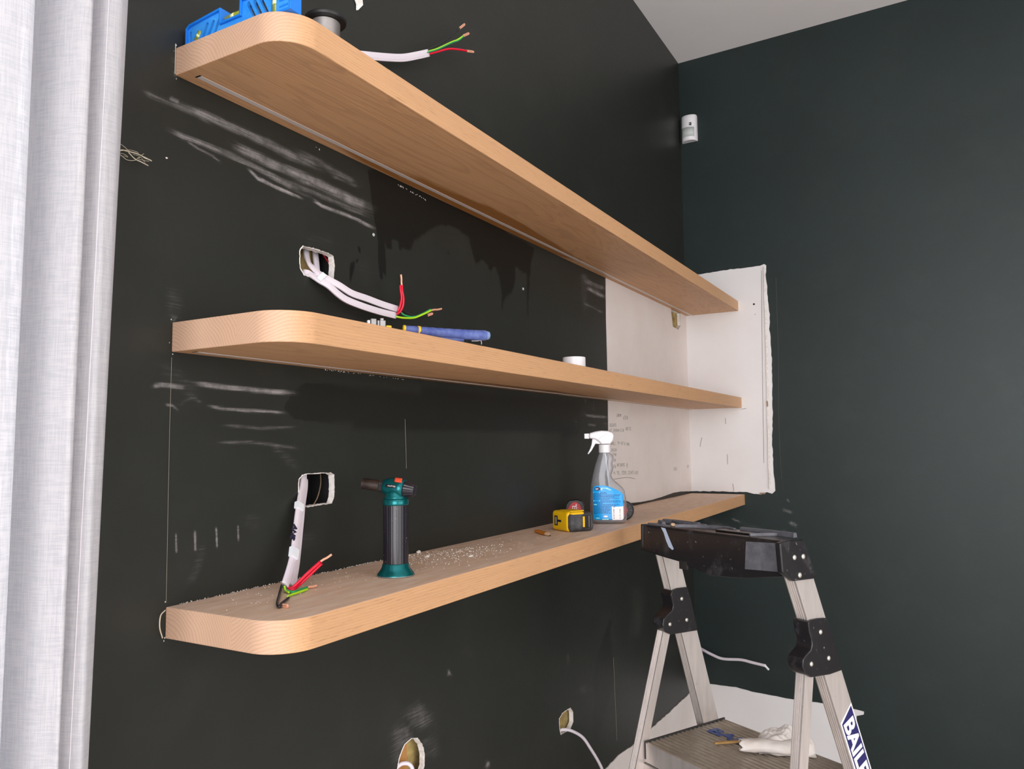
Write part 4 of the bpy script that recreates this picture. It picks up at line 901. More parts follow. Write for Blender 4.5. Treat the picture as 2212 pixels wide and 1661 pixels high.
# label: curved on the front surface, cut from a grid
lab = [(262, 1010), (275, 975), (310, 955), (400, 950), (470, 957), (560, 985), (640, 1022), (700, 1055), (733, 1090), (738, 1275), (738, 1470), (715, 1492), (290, 1490), (267, 1462)]
def front(x, y, off):     # front surface offset at image coords
    l, r = ip(Lf, y), ip(Rt, y); c = (l+r)/2; w_ = (r-l)/2; u = min(.985, abs(x-c)/w_); return hw(y)*(1-u**2.6)**(1/2.6)+off
def decal(poly, nm, mt, off=.0006, par=sb, st=12):
    xs = [a for a, b in poly]; ys = [b for a, b in poly]
    gx, gy = np.meshgrid(np.arange(min(xs)+st/2, max(xs), st), np.arange(min(ys)+st/2, max(ys), st)); g = np.stack([gx.ravel(), gy.ravel()], 1); g = g[inpoly(g, poly)] if len(g) else g
    pts = [Vector(p) for p in poly]+[Vector(p) for p in g.tolist()]; k = len(poly)
    Vv, _, Ff, _, _, _ = geometry.delaunay_2d_cdt(pts, [(i, (i+1) % k) for i in range(k)], [], 0, 1e-7)
    Va = np.array([(a.x, a.y) for a in Vv]); Ff = np.array([tuple(q) for q in Ff if len(q) == 3]); Ff = Ff[inpoly(Va[Ff].mean(1), poly)]
    V3 = [((x-cxp)*sc_, front(x, y, off), (1552-y)*sc_) for x, y in Va]; return bf(V3), Ff.tolist()
lb = mesh('label', *decal(lab, '', ''), M['label'], sb, smooth=True); lb['label'] = 'bright blue printed label'
R4 = lambda a, b, c, d: [(a, b), (c, b), (c, d), (a, d)]
mesh('barcode_panel', *decal([(555, 1277), (737, 1277), (737, 1470), (715, 1490), (568, 1490), (555, 1475)], '', '', .0009), M['labelwhite'], lb)
rb = random.Random(5); bars = []; yy = 1318
while yy < 1462:
    h = rb.choice([3, 5, 8]); bars.append(decal(R4(575, yy, 688, yy+h), '', '', .0012, st=40)); yy += h+rb.choice([4, 6, 9])
mesh('barcode', *join(*bars), M['black'], lb)['kind'] = 'stuff'
tl = []
for y0, x0, x1 in [(1060, 380, 475), (1078, 275, 480), (1096, 275, 700), (1113, 275, 680), (1131, 275, 600), (1150, 275, 670), (1168, 275, 520), (1190, 378, 690), (1208, 275, 700), (1226, 275, 420), (1248, 325, 680), (1266, 275, 620), (1284, 275, 535), (1300, 275, 520), (1316, 275, 540), (1332, 275, 530), (1348, 275, 540), (1364, 275, 500), (1380, 275, 535), (1394, 275, 320), (1430, 300, 345), (1286, 570, 610)]:
    x = x0
    while x < x1:
        wd = rb.uniform(12, 40); tl.append(decal(R4(x, y0-4, min(x+wd, x1), y0+4), '', '', .0010, st=60)); x += wd+7
mesh('small_print', *join(*tl), M['labelink'], lb)['kind'] = 'stuff'
tl = [decal(R4(a, b-6, c, b+6), '', '', .0010, st=60) for a, b, c in ((275, 1062, 375), (275, 1192, 372), (275, 1250, 320), (385, 992, 500), (385, 1005, 525), (385, 1019, 550), (305, 1460, 360), (400, 1478, 500))]
mesh('headline_print', *join(*tl), M['labelpale'], lb)['kind'] = 'stuff'
ov = [(335+46*math.cos(a), 1003+28*math.sin(a)) for a in np.linspace(0, 2*math.pi, 24, endpoint=False)]
lg = mesh('logo_oval', *decal(ov, '', '', .0010, st=20), M['navy'], lb)
q0 = bf([((300-cxp)*sc_, front(335, 1003, .0016), (1552-1016)*sc_)])[0]
text_mesh('Glitz', .0066, frame(q0, br, (0, 0, 1), -bd), 'logo_lettering', M['labelwhite'], lb, depth=.0001, bold=.0001)
ov = [(455+36*math.cos(a), 1432+14*math.sin(a)) for a in np.linspace(0, 2*math.pi, 20, endpoint=False)]
mesh('small_badge', *decal(ov, '', '', .0010, st=20), M['labelwhite'], lb)

# ================================================================== TAPE MEASURES, PENCIL
def rbox(O, X, Y, sx, sy, sz, nm, mt, par, bev, seg=4, z0=0):
    return mesh(nm, *tf(box(-sx/2, sx/2, -sy/2, sy/2, z0, z0+sz), frame(O, X, Y, (0, 0, 1))), M[mt], par, bevel=bev, seg=seg)
tm = thing('tape_measure', 'yellow and black tape measure lying beside the spray bottle', 'tape measure', (1.135, -.135, Z3))
ta = math.radians(215-12)                      # direction the mouth faces
tX = np.array([math.cos(math.radians(149)), math.sin(math.radians(149)), 0]); tY = np.array([-tX[1], tX[0], 0])
tO = np.array([1.142, -.136, Z3+.0004])
# tX points from the body to its mouth (towards -x), tY to -y side
hgt = .0525
rbox(tO+tX*.012, tX, tY, .050, .082, hgt, 'case', 'yellow', tm, .010, 5)
rbox(tO-tX*.000+tY*.010, tX, tY, .079, .066, hgt-.002, 'rubber_shell', 'rubber', tm, .012, 5, .0)
rbox(tO+tX*.020-tY*.006, tX, tY, .045, .078, hgt+.0006, 'case_front', 'yellow', tm, .009, 5)
mo = tO+tX*.0428
rbox(mo-tY*.022, tX, tY, .0012, .016, .026, 'mouth', 'black', tm, .0005, 2, .014)
rbox(mo-tY*.022+tX*.0012, tX, tY, .002, .006, .020, 'hook', 'steel', tm, .0006, 2, .017)
rbox(mo-tY*.006, tX, tY, .0012, .018, .006, 'slide_slot', 'black', tm, .0005, 2, .024)
so = tO+tY*.0434
rbox(so+tX*-.012, tX, tY, .026, .0012, .034, 'clip_recess', 'black', tm, .0005, 2, .009)
rbox(so+tX*-.002+tY*.0008, tX, tY, .006, .0016, .028, 'clip_tab', 'yellow', tm, .0005, 2, .012)
rbox(so+tX*-.019+tY*.0008, tX, tY, .0015, .0016, .030, 'clip_wire', 'steel', tm, .0004, 2, .011)
rbox(tO+tX*.006, tX, tY, .044, .052, .003, 'blade_lock', 'yellow', tm, .001, 2, hgt-.0008)
# red faced tape
t2 = thing('tape_measure', 'black tape measure with a red lettered face, behind the yellow one', 'tape measure', (1.28, -.055, Z3))
va2 = YAW-math.atan((1242-1106)/FPX); fd = np.array([-math.cos(va2), -math.sin(va2), 0]); fr_ = np.array([math.sin(va2), -math.cos(va2), 0])
rO = CAM+ray(1243, 1122)*2.22/1.0; 
zf = Z3+.0004
rO = np.array([*on(1243, 1121, 2, Z3)[:2], zf])
k_ = .0
if rO[1] > -.05: rO = np.array([*on(1243, 1127, 2, Z3)[:2], zf])
sil = [(-.029, 0), (-.030, .034), (-.027, .051), (-.018, .062), (.006, .065), (.022, .060), (.029, .046), (.030, .0)]
rf = frame(rO, fr_, (0, 0, 1), fd)
mesh('case', *tf(prism(sil, -.036, 0.0), rf), M['blackpl'], t2, bevel=.003, seg=3)
face = [(-.024, .009), (-.025, .027), (-.019, .045), (-.008, .057), (.003, .059), (.014, .051), (.022, .033), (.023, .009)]
mesh('red_face', *tf(prism(face, 0, .0014), rf), M['redpl'], t2, bevel=.0007)
text_mesh('FUEL', .0185, frame(rO+fd*.0015-fr_*-.004+np.array([0, 0, .012]), (0, 0, 1), -fr_, fd), 'face_lettering', M['labelwhite'], t2, depth=.0002, bold=.0004)
for k in range(7): mesh('scale_tick', *tf(box(.0070, .0095, .010+k*.0052, .0112+k*.0052, .0014, .0018), rf), M['labelwhite'], t2)
# reel with red arm behind the spray bottle
t3 = thing('chalk_line_reel', 'red and black reel tool half hidden behind the spray bottle', 'chalk reel', (1.44, -.16, Z3))
va3 = YAW-math.atan((1352-1106)/FPX)+.25; fd3 = np.array([-math.cos(va3), -math.sin(va3), 0]); fr3 = np.array([math.sin(va3), -math.cos(va3), 0])
base = on(1350, 1124, 2, Z3); 
r3 = .0295; rc = np.array([base[0], base[1], Z3+r3+.0004]); w3 = frame(rc, fr3, (0, 0, 1), fd3)
mesh('wheel', *tf(lathe([(r3*.7, -.018), (r3, -.016), (r3, -.001), (r3*.9, 0), (r3*.86, -.002), (r3*.3, -.002)], 40), w3), M['black'], t3, smooth=False, bevel=.0005)
for k in range(10):
    a = 2*math.pi*k/10; c, s = math.cos(a), math.sin(a); mesh('spoke', *tf(box(.006, r3*.82, -.0012, .0012, -.002, .0002), frame(rc, fr3*c+np.array([0, 0, s]), -fr3*s+np.array([0, 0, c]), fd3)), M['darkgrey'], t3)
mesh('hub', *tf(lathe([(.008, -.002), (.008, .001), (.004, .002)], 20), w3), M['darkgrey'], t3)
mesh('red_guard', *tf(prism([(-.026, -.020), (.003, -.020), (.010, .0), (.003, .020), (-.026, .024)], -.016, .003), w3), M['redpl'], t3, bevel=.002)
armL = -.075
mesh('body', *tf(prism([(-.025, -.020), (-.025, .024), (-.06, .033), (armL, .030), (armL-.006, .0), (armL, -.028), (-.05, -.029)], -.022, -.002), w3), M['black'], t3, bevel=.004)
mesh('red_top', *tf(prism([(-.03, .024), (-.03, .030), (-.06, .037), (armL-.004, .037), (armL-.008, .018), (armL+.004, .026), (-.05, .030)], -.020, .0), w3), M['redpl'], t3, bevel=.0015)
# carpenter pencil
pc = thing('carpenter_pencil', 'stubby orange carpenter pencil left of the yellow tape measure', 'pencil', (1.02, -.105, Z3))
a = np.array([1.052, -.070, Z3+.0044]); b = np.array([.992, -.141, Z3+.0044]); dr = (b-a)/np.linalg.norm(b-a); sd = np.array([-dr[1], dr[0], 0]); Ln = np.linalg.norm(b-a)
oc = [(-.0072, -.0018), (-.0045, -.0038), (.0045, -.0038), (.0072, -.0018), (.0072, .0018), (.0045, .0038), (-.0045, .0038), (-.0072, .0018)]
pf_ = frame(a, sd, (0, 0, 1), dr); mesh('lacquered_body', *tf(prism(oc, 0, Ln*.74), pf_), M['orange'], pc)
def fr2(k, z): return [(x*k, y*k, z) for x, y in oc]
v = fr2(1, Ln*.74)+fr2(.30, Ln*.95); v = [(x, y-(.0018 if i >= 8 else 0), z) for i, (x, y, z) in enumerate(v)]
mesh('sharpened_wood', pf_(v), [(i, (i+1) % 8, 8+(i+1) % 8, 8+i) for i in range(8)]+[tuple(range(8)), tuple(range(8, 16))], M['rawwood'], pc)
v = fr2(.30, Ln*.95)+fr2(.12, Ln*1.0); v = [(x, y-.0018, z) for x, y, z in v]
mesh('lead', pf_(v), [(i, (i+1) % 8, 8+(i+1) % 8, 8+i) for i in range(8)]+[tuple(range(8)), tuple(range(8, 16))], M['black'], pc)

# ================================================================== PLASTER CRUMBS on the bottom shelf
rnd = random.Random(4); cr = []; cr2 = []
for k in range(430):
    t = rnd.betavariate(1.1, 2.2); px = 884+t*260; top = 1196-(px-884)*.115; py = top+abs(rnd.gauss(0, 1))*14+2
    if py > 1296-(px-800)*.29: continue
    p = on(px, py, 2, Z3); 
    if p[1] > -.004: p[1] = -.006
    q_r = rnd.choice([.0005, .0007, .0009, .0009, .0014]); (cr2 if rnd.random() < .08 else cr).append(ico(q_r, (p[0], p[1], Z3+q_r+.0003), 1, 1, .7, .3))
for k in range(260):
    px = rnd.uniform(480, 1500); y0 = 1310-(px-360)*.213; p = on(px, y0+rnd.uniform(4, 40), 2, Z3)
    if -.225 < p[1] < -.004 and p[0] < 2.6: cr.append(ico(rnd.choice([.0004, .0006, .0008]), (p[0], p[1], Z3+.0011), 1, 1, .7, .3))
for k in range(150):
    x = rnd.uniform(.02, .5); cr.append(ico(rnd.choice([.0005, .0008]), (x, -.002-abs(rnd.gauss(0, .002)), Z3+.0013), 1, 1, 1, .3))
tag(mesh('plaster_crumbs', *join(*cr), M['crumb']), 'scatter of white plaster crumbs and dust on the bottom shelf', 'plaster crumbs', kind='stuff')
tag(mesh('wood_crumbs', *join(*cr2), M['crumb2']), 'few orange-brown wood crumbs among the plaster on the bottom shelf', 'wood crumbs', kind='stuff')
cG = (860, 1150, 320/2212)
def chip(x, y, r, lab, sx=1.6, sz=.8):
    p = on(*crop(*cG, [(x, y)])[0], 2, Z3); 
    if p[1] > -.008: p[1] = -.008
    tag(mesh('plaster_chip', *ico(r, (p[0], p[1], Z3+r*.5), sx, 1, sz, .3), M['crumb']), lab, 'plaster chip', 'larger chips on the bottom shelf')
chip(1090, 365, .0042, 'largest white plaster flake on the bottom shelf, lying away from the torch', 2.2, .5); chip(440, 375, .0036, 'white plaster lump on the bottom shelf in the crumbs right of the torch'); chip(200, 300, .0045, 'white plaster chip against the wall just right of the torch')

# ================================================================== MOTION SENSOR
ps = thing('motion_sensor', 'white motion sensor high on the far wall in the corner', 'motion sensor', (2.69, -.045, 3.02))
zt, zbt = 3.128, 3.004
yc, hwid, dep = -.0465, .036, .046
def dsec(k, n, sc=1.0, zz=0): 
    a = math.pi*k/n; return (farx(yc)-.004-(dep-.004)*sc*math.sin(a)**.75, yc+hwid*sc*math.cos(a))
n = 24; lay = [(zbt, .80), (zbt+.006, .93), (zbt+.02, .98), (zbt+.06, 1.0), (zt-.02, .90), (zt-.006, .80), (zt, .70)]
v = []
for z, s in lay:
    for k in range(n+1): x, y = dsec(k, n); v.append((farx(yc)-.004-(farx(yc)-.004-x)*s, yc+(y-yc)*(.97+.03*s), z))
m1 = n+1
f = [(i*m1+k, i*m1+k+1, (i+1)*m1+k+1, (i+1)*m1+k) for i in range(len(lay)-1) for k in range(n)]+[tuple(range(m1)), tuple((len(lay)-1)*m1+k for k in range(m1))]
f += [(i*m1, (i+1)*m1, (i+1)*m1+n, i*m1+n) for i in range(len(lay)-1)]
mesh('cover', v, f, M['whitepl'], ps, bevel=.0012)
mesh('back_plate', *box(farx(yc)-.0055, farx(yc)-.0005, yc-hwid, yc+hwid, zbt+.002, zt-.004), M['whitepl'], ps, bevel=.001)
v = []
for z in (zbt+.016, zbt+.060):
    for k in range(5, 20): x, y = dsec(k, n, 1.0); v.append((x-.0006, y, z))
mesh('lens', v, [(k, k+1, 15+k+1, 15+k) for k in range(14)], M['greypl'], ps, smooth=True, solid=.001)
x_, y_ = dsec(15, n); 
mesh('indicator_window', *box(x_-.0014, x_+.004, y_-.005, y_+.005, zbt+.067, zbt+.081), M['darkgrey'], ps, bevel=.0006)
mesh('indicator_light', *box(x_-.0020, x_-.0012, y_+.000, y_+.003, zbt+.073, zbt+.076), M['labelwhite'], ps)

# ================================================================== CURTAIN
cu_ = thing('curtain', 'sheer off-white linen curtain hanging left of the shelves', 'curtain', (-.6, -.10, 0))
def pleats(pts, name, lean=0):
    path = catmull([(a, b, 0) for a, b in pts], 8); zs = np.linspace(.02, 3.34, 40); m_ = len(path); v = []
    for z in zs:
        for i, p in enumerate(path):
            t = i/(m_-1); q = z/3.34
            dx = lean*t**3*((z-2.2)*.030-.013); w1 = .004*math.sin(z*2.1+i*.35)*(1-q)+.002*math.sin(z*5+i*.8)*(1-q)
            v.append((p[0]+dx+w1*.4, p[1]+w1, z))
    f = [(i*m_+k, i*m_+k+1, (i+1)*m_+k+1, (i+1)*m_+k) for i in range(len(zs)-1) for k in range(m_-1)]
    o = mesh(name, v, f, M['curtain'], cu_, smooth=True)
    k = m_-1-int(8*4.6); mesh('seam', *tube([np.array(v[j*m_+k])+[0, -.0006, 0] for j in range(0, 40, 3)], .0005, 5), M['cable'], o)
    return o
pts = []; x = -1.0
rnd = random.Random(3)
while x < -.40: pts += [(x, -.055), (x+.03, -.135)]; x += .062
pts += [(-.345, -.06), (-.33, -.12), (-.30, -.135), (-.275, -.125), (-.262, -.075), (-.245, -.07), (-.232, -.115), (-.218, -.138), (-.207, -.13), (-.199, -.09), (-.193, -.085), (-.188, -.115), (-.174, -.130), (-.156, -.126), (-.146, -.105), (-.149, -.075), (-.175, -.055)]
pleats(pts, 'front_fabric', 1)
rail_ = mesh('curtain_track', *box(-2.7, -.14, -.13, -.07, 3.345, 3.40), M['whitepl']); tag(rail_, 'white ceiling track holding the curtain', 'curtain track')

# ================================================================== LADDER
Hh = np.array([1.2406, -.3744]); aL = math.radians(-27.4)
dL = np.array([math.cos(aL), math.sin(aL), 0]); wL = np.array([-math.sin(aL), math.cos(aL), 0]); WD = .43
def LP(s, wv_, z): return np.array([Hh[0], Hh[1], 0])+dL*s+wL*wv_+np.array([0, 0, z])
lfr = frame((Hh[0], Hh[1], 0), dL, (0, 0, 1), wL)       # (s, z, w)
def onlad(px, py, wv_):     # pixel -> (s,z) on the vertical plane w = wv_
    d = ray(px, py); O = LP(0, wv_, 0); s = (wL@(O-CAM))/(wL@d); X = CAM+d*s-np.array([Hh[0], Hh[1], 0]); return float(X@dL), float(X[2])
ld = thing('step_ladder', 'aluminium platform step ladder with black cap and hinges', 'ladder', (1.24, -.55, 0))
def rail(s0, z0, s1, z1, wid, w0, w1, name, grooves=True):
    # profile in local (a along width, w); swept from (s0,z0) to (s1,z1); bars cut horizontally
    ga = []; hwid = wid/2; g = .0025
    # groove lines on the -s flange
    prof = [(-hwid, w0)]
    d = w1-w0
    for q in (.22, .42, .62, .80): prof += [(-hwid, w0+d*q-.0022), (-hwid+g, w0+d*q-.0010), (-hwid+g, w0+d*q+.0010), (-hwid, w0+d*q+.0022)]
    prof += [(-hwid, w1), (hwid, w1), (hwid, w0)]
    n = len(prof); v = [(s0+a, z0, b) for a, b in prof]+[(s1+a, z1, b) for a, b in prof]
    f = [tuple(range(n))[::-1], tuple(range(n, 2*n))]+[(i, (i+1) % n, n+(i+1) % n, n+i) for i in range(n)]
    return mesh(name, lfr(v), f, M['alu'], ld, bevel=.0012)
RD = .027     # rail depth along w
def memb(w0, Lp, Rp):     # measured outlines of a rail: far edge of its flange, near edge of its web
    l = [onlad(x, y, w0) for x, y in Lp]; r = [onlad(x, y, w0-RD) for x, y in Rp]
    fl_ = lambda q, z: q[0][0]+(q[1][0]-q[0][0])*(z-q[0][1])/(q[1][1]-q[0][1])
    zm = (l[0][1]+l[1][1])/2; wid = fl_(r, zm)-fl_(l, zm)
    return (lambda z: (fl_(l, z)+fl_(r, z))/2), wid
FRS = {}; RRS = {}
FRS[1] = memb(0, [(1415, 1200), (1506, 1560)], [(1469, 1203.5), (1551, 1555)]); FRS[-1] = memb(-WD, [(1690.7, 1238), (1821.8, 1661)], [(1758.6, 1252.5), (1882.6, 1661)])
RRS[1] = memb(0, [(1418, 1351.6), (1359, 1661)], [(1450, 1372), (1401, 1600)]); RRS[-1] = memb(-WD, [(1718, 1439.4), (1703.6, 1661)], [(1759, 1464.8), (1747.5, 1661)])
for sgn, w0 in ((1, 0.0), (-1, -WD)):
    wa, wb = (w0-RD, w0)
    f_, fw_ = FRS[sgn]; q_, qw_ = RRS[sgn]
    fm = lambda z: (FRS[1][0](z)+FRS[-1][0](z))/2
    # below the frame both sides run parallel to the floor feet
    zr = 1.332
    rail(f_(.012), .012, f_(zr), zr, fw_, wa, wb, 'front_rail')
    rail(q_(.012), .012, q_(1.14), 1.14, qw_, wa+.002, wb-.002, 'rear_leg')
    for s_, nm in ((f_(.03), fw_+.012), (q_(.03), qw_+.01)):
        mesh('foot', *tf(box(s_-nm/2, s_+nm/2, .0, .05, wa-.005, wb+.005), lfr), M['blackpl'], ld, bevel=.005)
fr_s = lambda z: (FRS[1][0](z)+FRS[-1][0](z))/2
rr_s = lambda z: (RRS[1][0](z)+RRS[-1][0](z))/2
c8 = (1370, 1110, 470/2110)
def plate(pts, wv_, th, name, mt='scuffed', bev=.0025):
    pl = [onlad(x, y, wv_) for x, y in crop(*c8, pts)]; return mesh(name, *tf(prism(pl, wv_, wv_+th), lfr), M[mt], ld, bevel=bev, seg=3)
hingeL = [(370, 745), (420, 722), (520, 710), (560, 850), (620, 1130), (500, 1150), (360, 1172), (310, 1150), (278, 1090), (285, 1020), (330, 970), (368, 935), (380, 895), (372, 850), (355, 790)]
hingeR = [(1690, 1055), (1720, 1030), (1790, 1015), (1870, 1010), (1930, 1190), (2025, 1515), (1900, 1560), (1720, 1588), (1665, 1555), (1635, 1485), (1640, 1410), (1670, 1370), (1715, 1320), (1728, 1270), (1720, 1210), (1700, 1150)]
h1 = plate(hingeL, -RD-.006, RD+.012, 'hinge_bracket'); h2 = plate(hingeR, -WD-RD-.006, RD+.012, 'hinge_bracket')
def rivet(x, y, wv_, par, r=.0052):
    s, z = onlad(*crop(*c8, [(x, y)])[0], wv_); mesh('rivet', *tf(lathe([(r, 0), (r*.95, .0012), (r*.6, .0026), (r*.3, .003)], 16), frame(LP(s, wv_, z), dL, (0, 0, 1), -wL)), M['rivet'], par, smooth=True)
for x, y in ((460, 822), (508, 1027), (346, 1070)): rivet(x, y, -RD-.0062, h1)
for x, y in ((1806, 1145), (1885, 1398), (1717, 1455)): rivet(x, y, -WD-RD-.0062, h2)
# top cap : beam profile along w
cap = thing  # (name only)
zt = 1.392; s0c, s1c = -.104, -.020
wA, wB = .003, -WD-RD+.004
ws = np.linspace(wA, wB, 25); sE = onlad(1733, 1166, wB)[0]-.006
def zbot(t): return float(np.interp(t, [0, .15, .3, .5, .72, 1], [1.326, 1.318, 1.312, 1.292, 1.300, 1.322]))
v = []
for i, w_ in enumerate(ws):
    t = i/24; zb_ = zbot(t); e = .006 if i in (0, 24) else 0; s1c = float(np.interp(t, [0, .8, 1], [-.020, -.022, sE]))
    v += [(s0c+e, zt-.004, w_), (s0c+.004, zt, w_), (s1c-.004, zt, w_), (s1c-e, zt-.004, w_), (s1c+.004, zb_+.01, w_), (s1c-.001, zb_+.01, w_), (s1c-.006, zt-.012, w_), (s0c+.006, zt-.012, w_), (s0c+.006, zb_, w_), (s0c, zb_, w_)]
n = 10; f = [(i*n+k, i*n+(k+1) % n, (i+1)*n+(k+1) % n, (i+1)*n+k) for i in range(24) for k in range(n)]+[tuple(range(n)), tuple(24*n+k for k in range(n))]
cp = mesh('top_cap', lfr(v), f, M['scuffed'], ld, bevel=.002)
s1c = -.020
# end cheek of the cap at the wall side, and bracket plate with rivets at the near side
mesh('cap_end', *tf(prism([(s0c, 1.326), (s0c+.002, zt), (s1c, zt), (s1c+.004, 1.322)], wA-.004, wA+.004), lfr), M['scuffed'], cp, bevel=.002)
capR = [(1415, 285), (1500, 258), (1650, 250), (1770, 612), (1740, 632), (1545, 655), (1440, 572)]
pl = [onlad(x, y, -WD-RD-.008) for x, y in crop(*c8, capR)]
cb = mesh('cap_bracket', *tf(prism(pl, -WD-RD-.008, -WD-RD+.006), lfr), M['scuffed'], ld, bevel=.003)
for x, y in ((1553, 422), (1638, 413), (1605, 593)): rivet(x, y, -WD-RD-.0082, cb, .0056)
def onface(px, py, sv_):   # pixel -> (w,z) on the plane s = sv_
    d = ray(px, py); O = LP(sv_, 0, 0); k = (dL@(O-CAM))/(dL@d); X = CAM+d*k-np.array([Hh[0], Hh[1], 0]); return float(X@wL), float(X[2])
# grey worn end section of the skirt
sk0 = -WD+.02; q4 = [onface(x, y, s0c-.0012) for x, y in crop(*c8, [(1075, 535), (1085, 268), (1408, 285), (1432, 565)])]; v = [(s0c-.0012, z, w_) for w_, z in q4]
mesh('worn_panel', lfr(v), [(0, 1, 2, 3)], M['greyscuff'], cp, solid=.0015)
# paint mark
mk = [(260, 130), (300, 140), (330, 215), (352, 270), (382, 340), (370, 350), (335, 320), (310, 260), (285, 180)]
pm = [onface(x, y, s0c-.001) for x, y in crop(*c8, mk)]; o = mesh('paint_smear', lfr([(s0c-.001, z, w_) for w_, z in pm]), [tuple(range(len(pm)))], M['paintmark'], cp, solid=.0006)
o['label'] = 'pale blue paint smear'
# raised ridges and tool tray lips on top of the cap
def ridge(pts, h, wd, mt='greyscuff', nm='tray_ridge'):
    P = catmull([(s, zt, w_) for s, w_ in pts], 6); V = []; Ff = []
    for i, p in enumerate(P):
        t = P[min(i+1, len(P)-1)]-P[max(0, i-1)]; t /= np.linalg.norm(t); q = np.array([t[2], 0, -t[0]])*wd/2
        V += [tuple(p-q), tuple(p-q*.7+[0, h, 0]), tuple(p+q*.7+[0, h, 0]), tuple(p+q)]
    for i in range(len(P)-1):
        for k in range(3): Ff.append((i*4+k, i*4+k+1, (i+1)*4+k+1, (i+1)*4+k))
    Ff += [(0, 1, 2, 3), tuple(len(V)-4+k for k in range(4))]; return mesh(nm, lfr(V), Ff, M[mt], cp)
ridge([(s1c-.012, -.005), (s1c-.006, -.05), (s1c-.012, -.13)], .010, .012); ridge([(s1c-.010, -.26), (s1c-.006, -.34), (s1c-.012, -.41)], .010, .012)
ridge([(-.020, -.005), (-.025, -.03), (-.040, -.06), (-.045, -.10), (-.040, -.16)], .009, .010); ridge([(-.045, -.005), (-.055, -.02), (-.075, -.05)], .008, .012)
ridge([(-.085, -.10), (-.050, -.14), (-.03, -.20), (-.04, -.25)], .007, .009); ridge([(-.085, -.33), (-.05, -.35), (-.03, -.36), (-.015, -.35)], .006, .010); ridge([(-.088, -.01), (-.092, -.05), (-.09, -.09)], .004, .010)
mesh('tray_pad', *tf(box(-.075, -.035, zt, zt+.004, -.32, -.22), lfr), M['scuffed'], cp, bevel=.002)
o = mesh('plaster_bit', *ico(.006, LP(-.088, -.095, zt+.006), 1, 1, .9, .3), M['rawwood'], cp)
mesh('cap_lug', *tf(box(s0c-.001, s0c+.004, 1.296, 1.316, -.155, -.130), lfr), M['blackpl'], cp)
# platform with ribbed tread
pz_ = (onlad(1392, 1603, -RD)[1]+onlad(1560, 1553, -RD)[1])/2; ps0, ps1 = onlad(1394, 1603, -RD)[0], onlad(1562, 1553, -RD)[0]; pw0, pw1 = -WD+.001, -RD-.003
prof = [(ps0, pz_-.044), (ps0, pz_-.002)]; s = ps0+.003
while s < ps1-.012:
    prof += [(s, pz_), (s+.0030, pz_), (s+.0036, pz_-.0022), (s+.0145, pz_-.0022)]; s += .0150
prof += [(s, pz_), (ps1, pz_), (ps1, pz_-.044), (ps1-.003, pz_-.044), (ps1-.003, pz_-.006), (ps0+.003, pz_-.006), (ps0+.003, pz_-.044)]
mesh('platform', *tf(prism(prof, pw0, pw1), lfr), M['aludark'], ld)
mesh('platform_nosing', *tf(box(ps0-.002, ps0, pz_-.046, pz_-.001, pw0, pw1), lfr), M['alu'], ld)
for wq in (pw1-.0005, pw0-.004): mesh('platform_end_cap', *tf(box(ps0-.003, ps1+.004, pz_-.040, pz_+.003, wq, wq+.0045), lfr), M['blackpl'], ld, bevel=.0008)
mesh('platform_brace', *tf(box(ps0-.008, ps0+.004, pz_-.075, pz_-.050, pw0, pw1+.01), lfr), M['alu'], ld, bevel=.001)
for zs_ in (.57, .285):
    c = fr_s(zs_); mesh('step', *tf(box(c-.045, c+.040, zs_-.03, zs_, pw0, pw1), lfr), M['aludark'], ld, bevel=.002)
for zs_ in (.30, .62):
    c = rr_s(zs_); mesh('rear_brace', *tf(box(c-.010, c+.010, zs_-.02, zs_, -WD, -RD), lfr), M['alu'], ld, bevel=.001)
# worn blue lettering on the tread
text_mesh('BAILEY', .088, frame(LP(.045, -.060, pz_+.0002), -wL*.72, -dL*.55*-1, (0, 0, 1)), 'worn_tread_lettering', noisy(mat('worn_blue_print', (.05, .09, .3), .6), (.045, .08, .26), (.20, .22, .28), 60, r=(.45, .7)), ld, depth=.0002, bold=.004)
# rail label
fr_s = FRS[-1][0]; wq = -WD-RD-.0006
def railpt(s_off, along):   # along rail downwards from z=1.04
    z = 1.0-along; return None
rd = np.array([fr_s(.8)-fr_s(.9), -.1]); rd /= np.linalg.norm(rd)     # (s,z) down along rail
rp = np.array([-rd[1], rd[0]])                                        # across (towards +s)
tl = onlad(1527, 1100, wq)
def sp_(a, b, d=0.0): q = np.array(L0)+rd*a+rp*b; return tuple(LP(q[0], wq-d, q[1]))
z_top = onlad(1815, 1535, wq)[1]; L0 = np.array([fr_s(z_top), z_top])
def slab(a0, a1, b0, b1, d, nm, mt, par, skew=0): 
    v = [sp_(a0+skew, b0, d), sp_(a1+skew, b0, d), sp_(a1, b1, d), sp_(a0, b1, d)]; return mesh(nm, v, [(0, 1, 2, 3)], M[mt], par, solid=.0004)
rl = slab(-.0, .262, -.026, .026, .0004, 'rail_label', 'labelwhite', ld, .018); rl['label'] = 'navy sticker with a white border reading BAILEY'
slab(.005, .257, -.0222, .0222, .0009, 'label_field', 'navy', rl, .018)
X3 = dL*rd[0]+np.array([0, 0, rd[1]]); Y3 = dL*rp[0]+np.array([0, 0, rp[1]])
text_mesh('BAILEY', .050, frame(sp_(.024, -.0175, .0013), X3, Y3, -wL), 'label_lettering', M['labelwhite'], rl, depth=.0002, bold=.0016, xs=1.12)

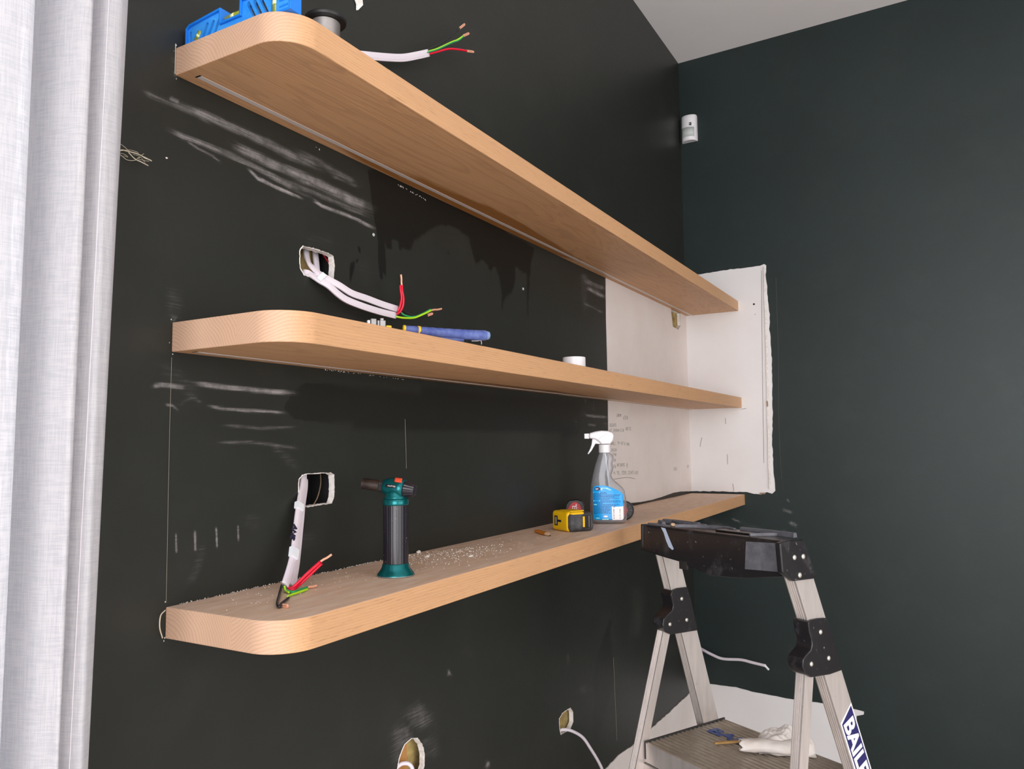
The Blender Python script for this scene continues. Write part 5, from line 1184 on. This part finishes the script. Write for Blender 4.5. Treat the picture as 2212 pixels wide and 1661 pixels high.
# rag, stick on the platform
rg = thing('paper_towel', 'crumpled white paper towel lying on the ladder platform', 'paper towel', LP(.05, -.27, pz_))
def towel(c, ax, ln, r, nm, seed, curl=5.2, flat=.62):
    rnd2 = random.Random(seed); ax = np.array(ax, float); ax /= np.linalg.norm(ax); sdv = np.cross([0, 0, 1], ax); V = []; nu, nv = 40, 56
    for i in range(nu+1):
        for j in range(nv+1):
            u = i/nu; t = j/nv*curl; rr = r*(1-.45*t/curl)*(1+.34*mnoise.noise(Vector((u*2.2+seed, t*.6, 0)))+.10*mnoise.noise(Vector((u*7, t*1.5, seed))))*(.85+.3*math.sin(u*2.6+.3))
            p = np.array(c)+ax*(u-.5)*ln+sdv*rr*math.cos(t)+np.array([0, 0, 1])*(rr*math.sin(t)*flat+r*flat*.95)
            p = p+ax*.006*mnoise.noise(Vector((t*1.5, u*3, seed+3))); p[2] = max(p[2], pz_+.0012); V.append(tuple(p))
    Fq = [(i*(nv+1)+j, i*(nv+1)+j+1, (i+1)*(nv+1)+j+1, (i+1)*(nv+1)+j) for i in range(nu) for j in range(nv)]
    return mesh(nm, V, Fq, M['ragm'], rg, smooth=True, solid=.0008)
tc = np.array([*on(1668, 1628, 2, pz_)[:2], pz_]); tdir = np.array([*(on(1740, 1640, 2, pz_)-on(1600, 1632, 2, pz_))[:2], 0])
ln = np.linalg.norm(tdir)
towel(tc, tdir, ln*1.0, .026, 'towel_roll', 3)
tc2 = np.array([*on(1694, 1617, 2, pz_)[:2], pz_]); ux = tdir/np.linalg.norm(tdir); uy = np.array([-ux[1], ux[0], 0]); V = []; n1, n2 = 56, 40
for i in range(n1+1):
    for j in range(n2+1):
        u = i/n1*2-1; v_ = j/n2*2-1; k = mnoise.noise(Vector((u*1.7, v_*1.3, 4.2))); e = max(0, 1-(abs(u)**2.4+abs(v_)**2.2)/(1.0+.35*k))
        h = e**.55*(.036+.016*mnoise.noise(Vector((u*1.6+3, v_*2.2, 1)))+.012*abs(mnoise.noise(Vector((u*3+v_*2, v_*1.5, 7))))+.003*mnoise.noise(Vector((u*9, v_*9, 2))))*(1+.25*v_)
        p = tc2+ux*u*ln*.46*(1+.1*k)+uy*v_*.046*(1+.2*mnoise.noise(Vector((u*2, 0, 5))))+np.array([0, 0, h+.0012]); V.append(tuple(p))
mesh('towel_heap', V, [(i*(n2+1)+j, i*(n2+1)+j+1, (i+1)*(n2+1)+j+1, (i+1)*(n2+1)+j) for i in range(n1) for j in range(n2)], M['ragm'], rg, smooth=True)
a = on(1543, 1605, 2, pz_+.0035); b = on(1650, 1598, 2, pz_+.0035)
st = mesh('wooden_stick', *sweep([a, (a+b)/2, b], [(-.0045, -.0022), (.0045, -.0022), (.0045, .0022), (-.0045, .0022)], (0, 0, 1), smooth=3), M['orange'] if False else noisy(mat('stick_wood', (.5, .3, .1), .6), (.50, .30, .10), (.38, .21, .07), 30), bevel=.001)
tag(st, 'thin brown wooden stick on the ladder platform tucked under the towel', 'stick')
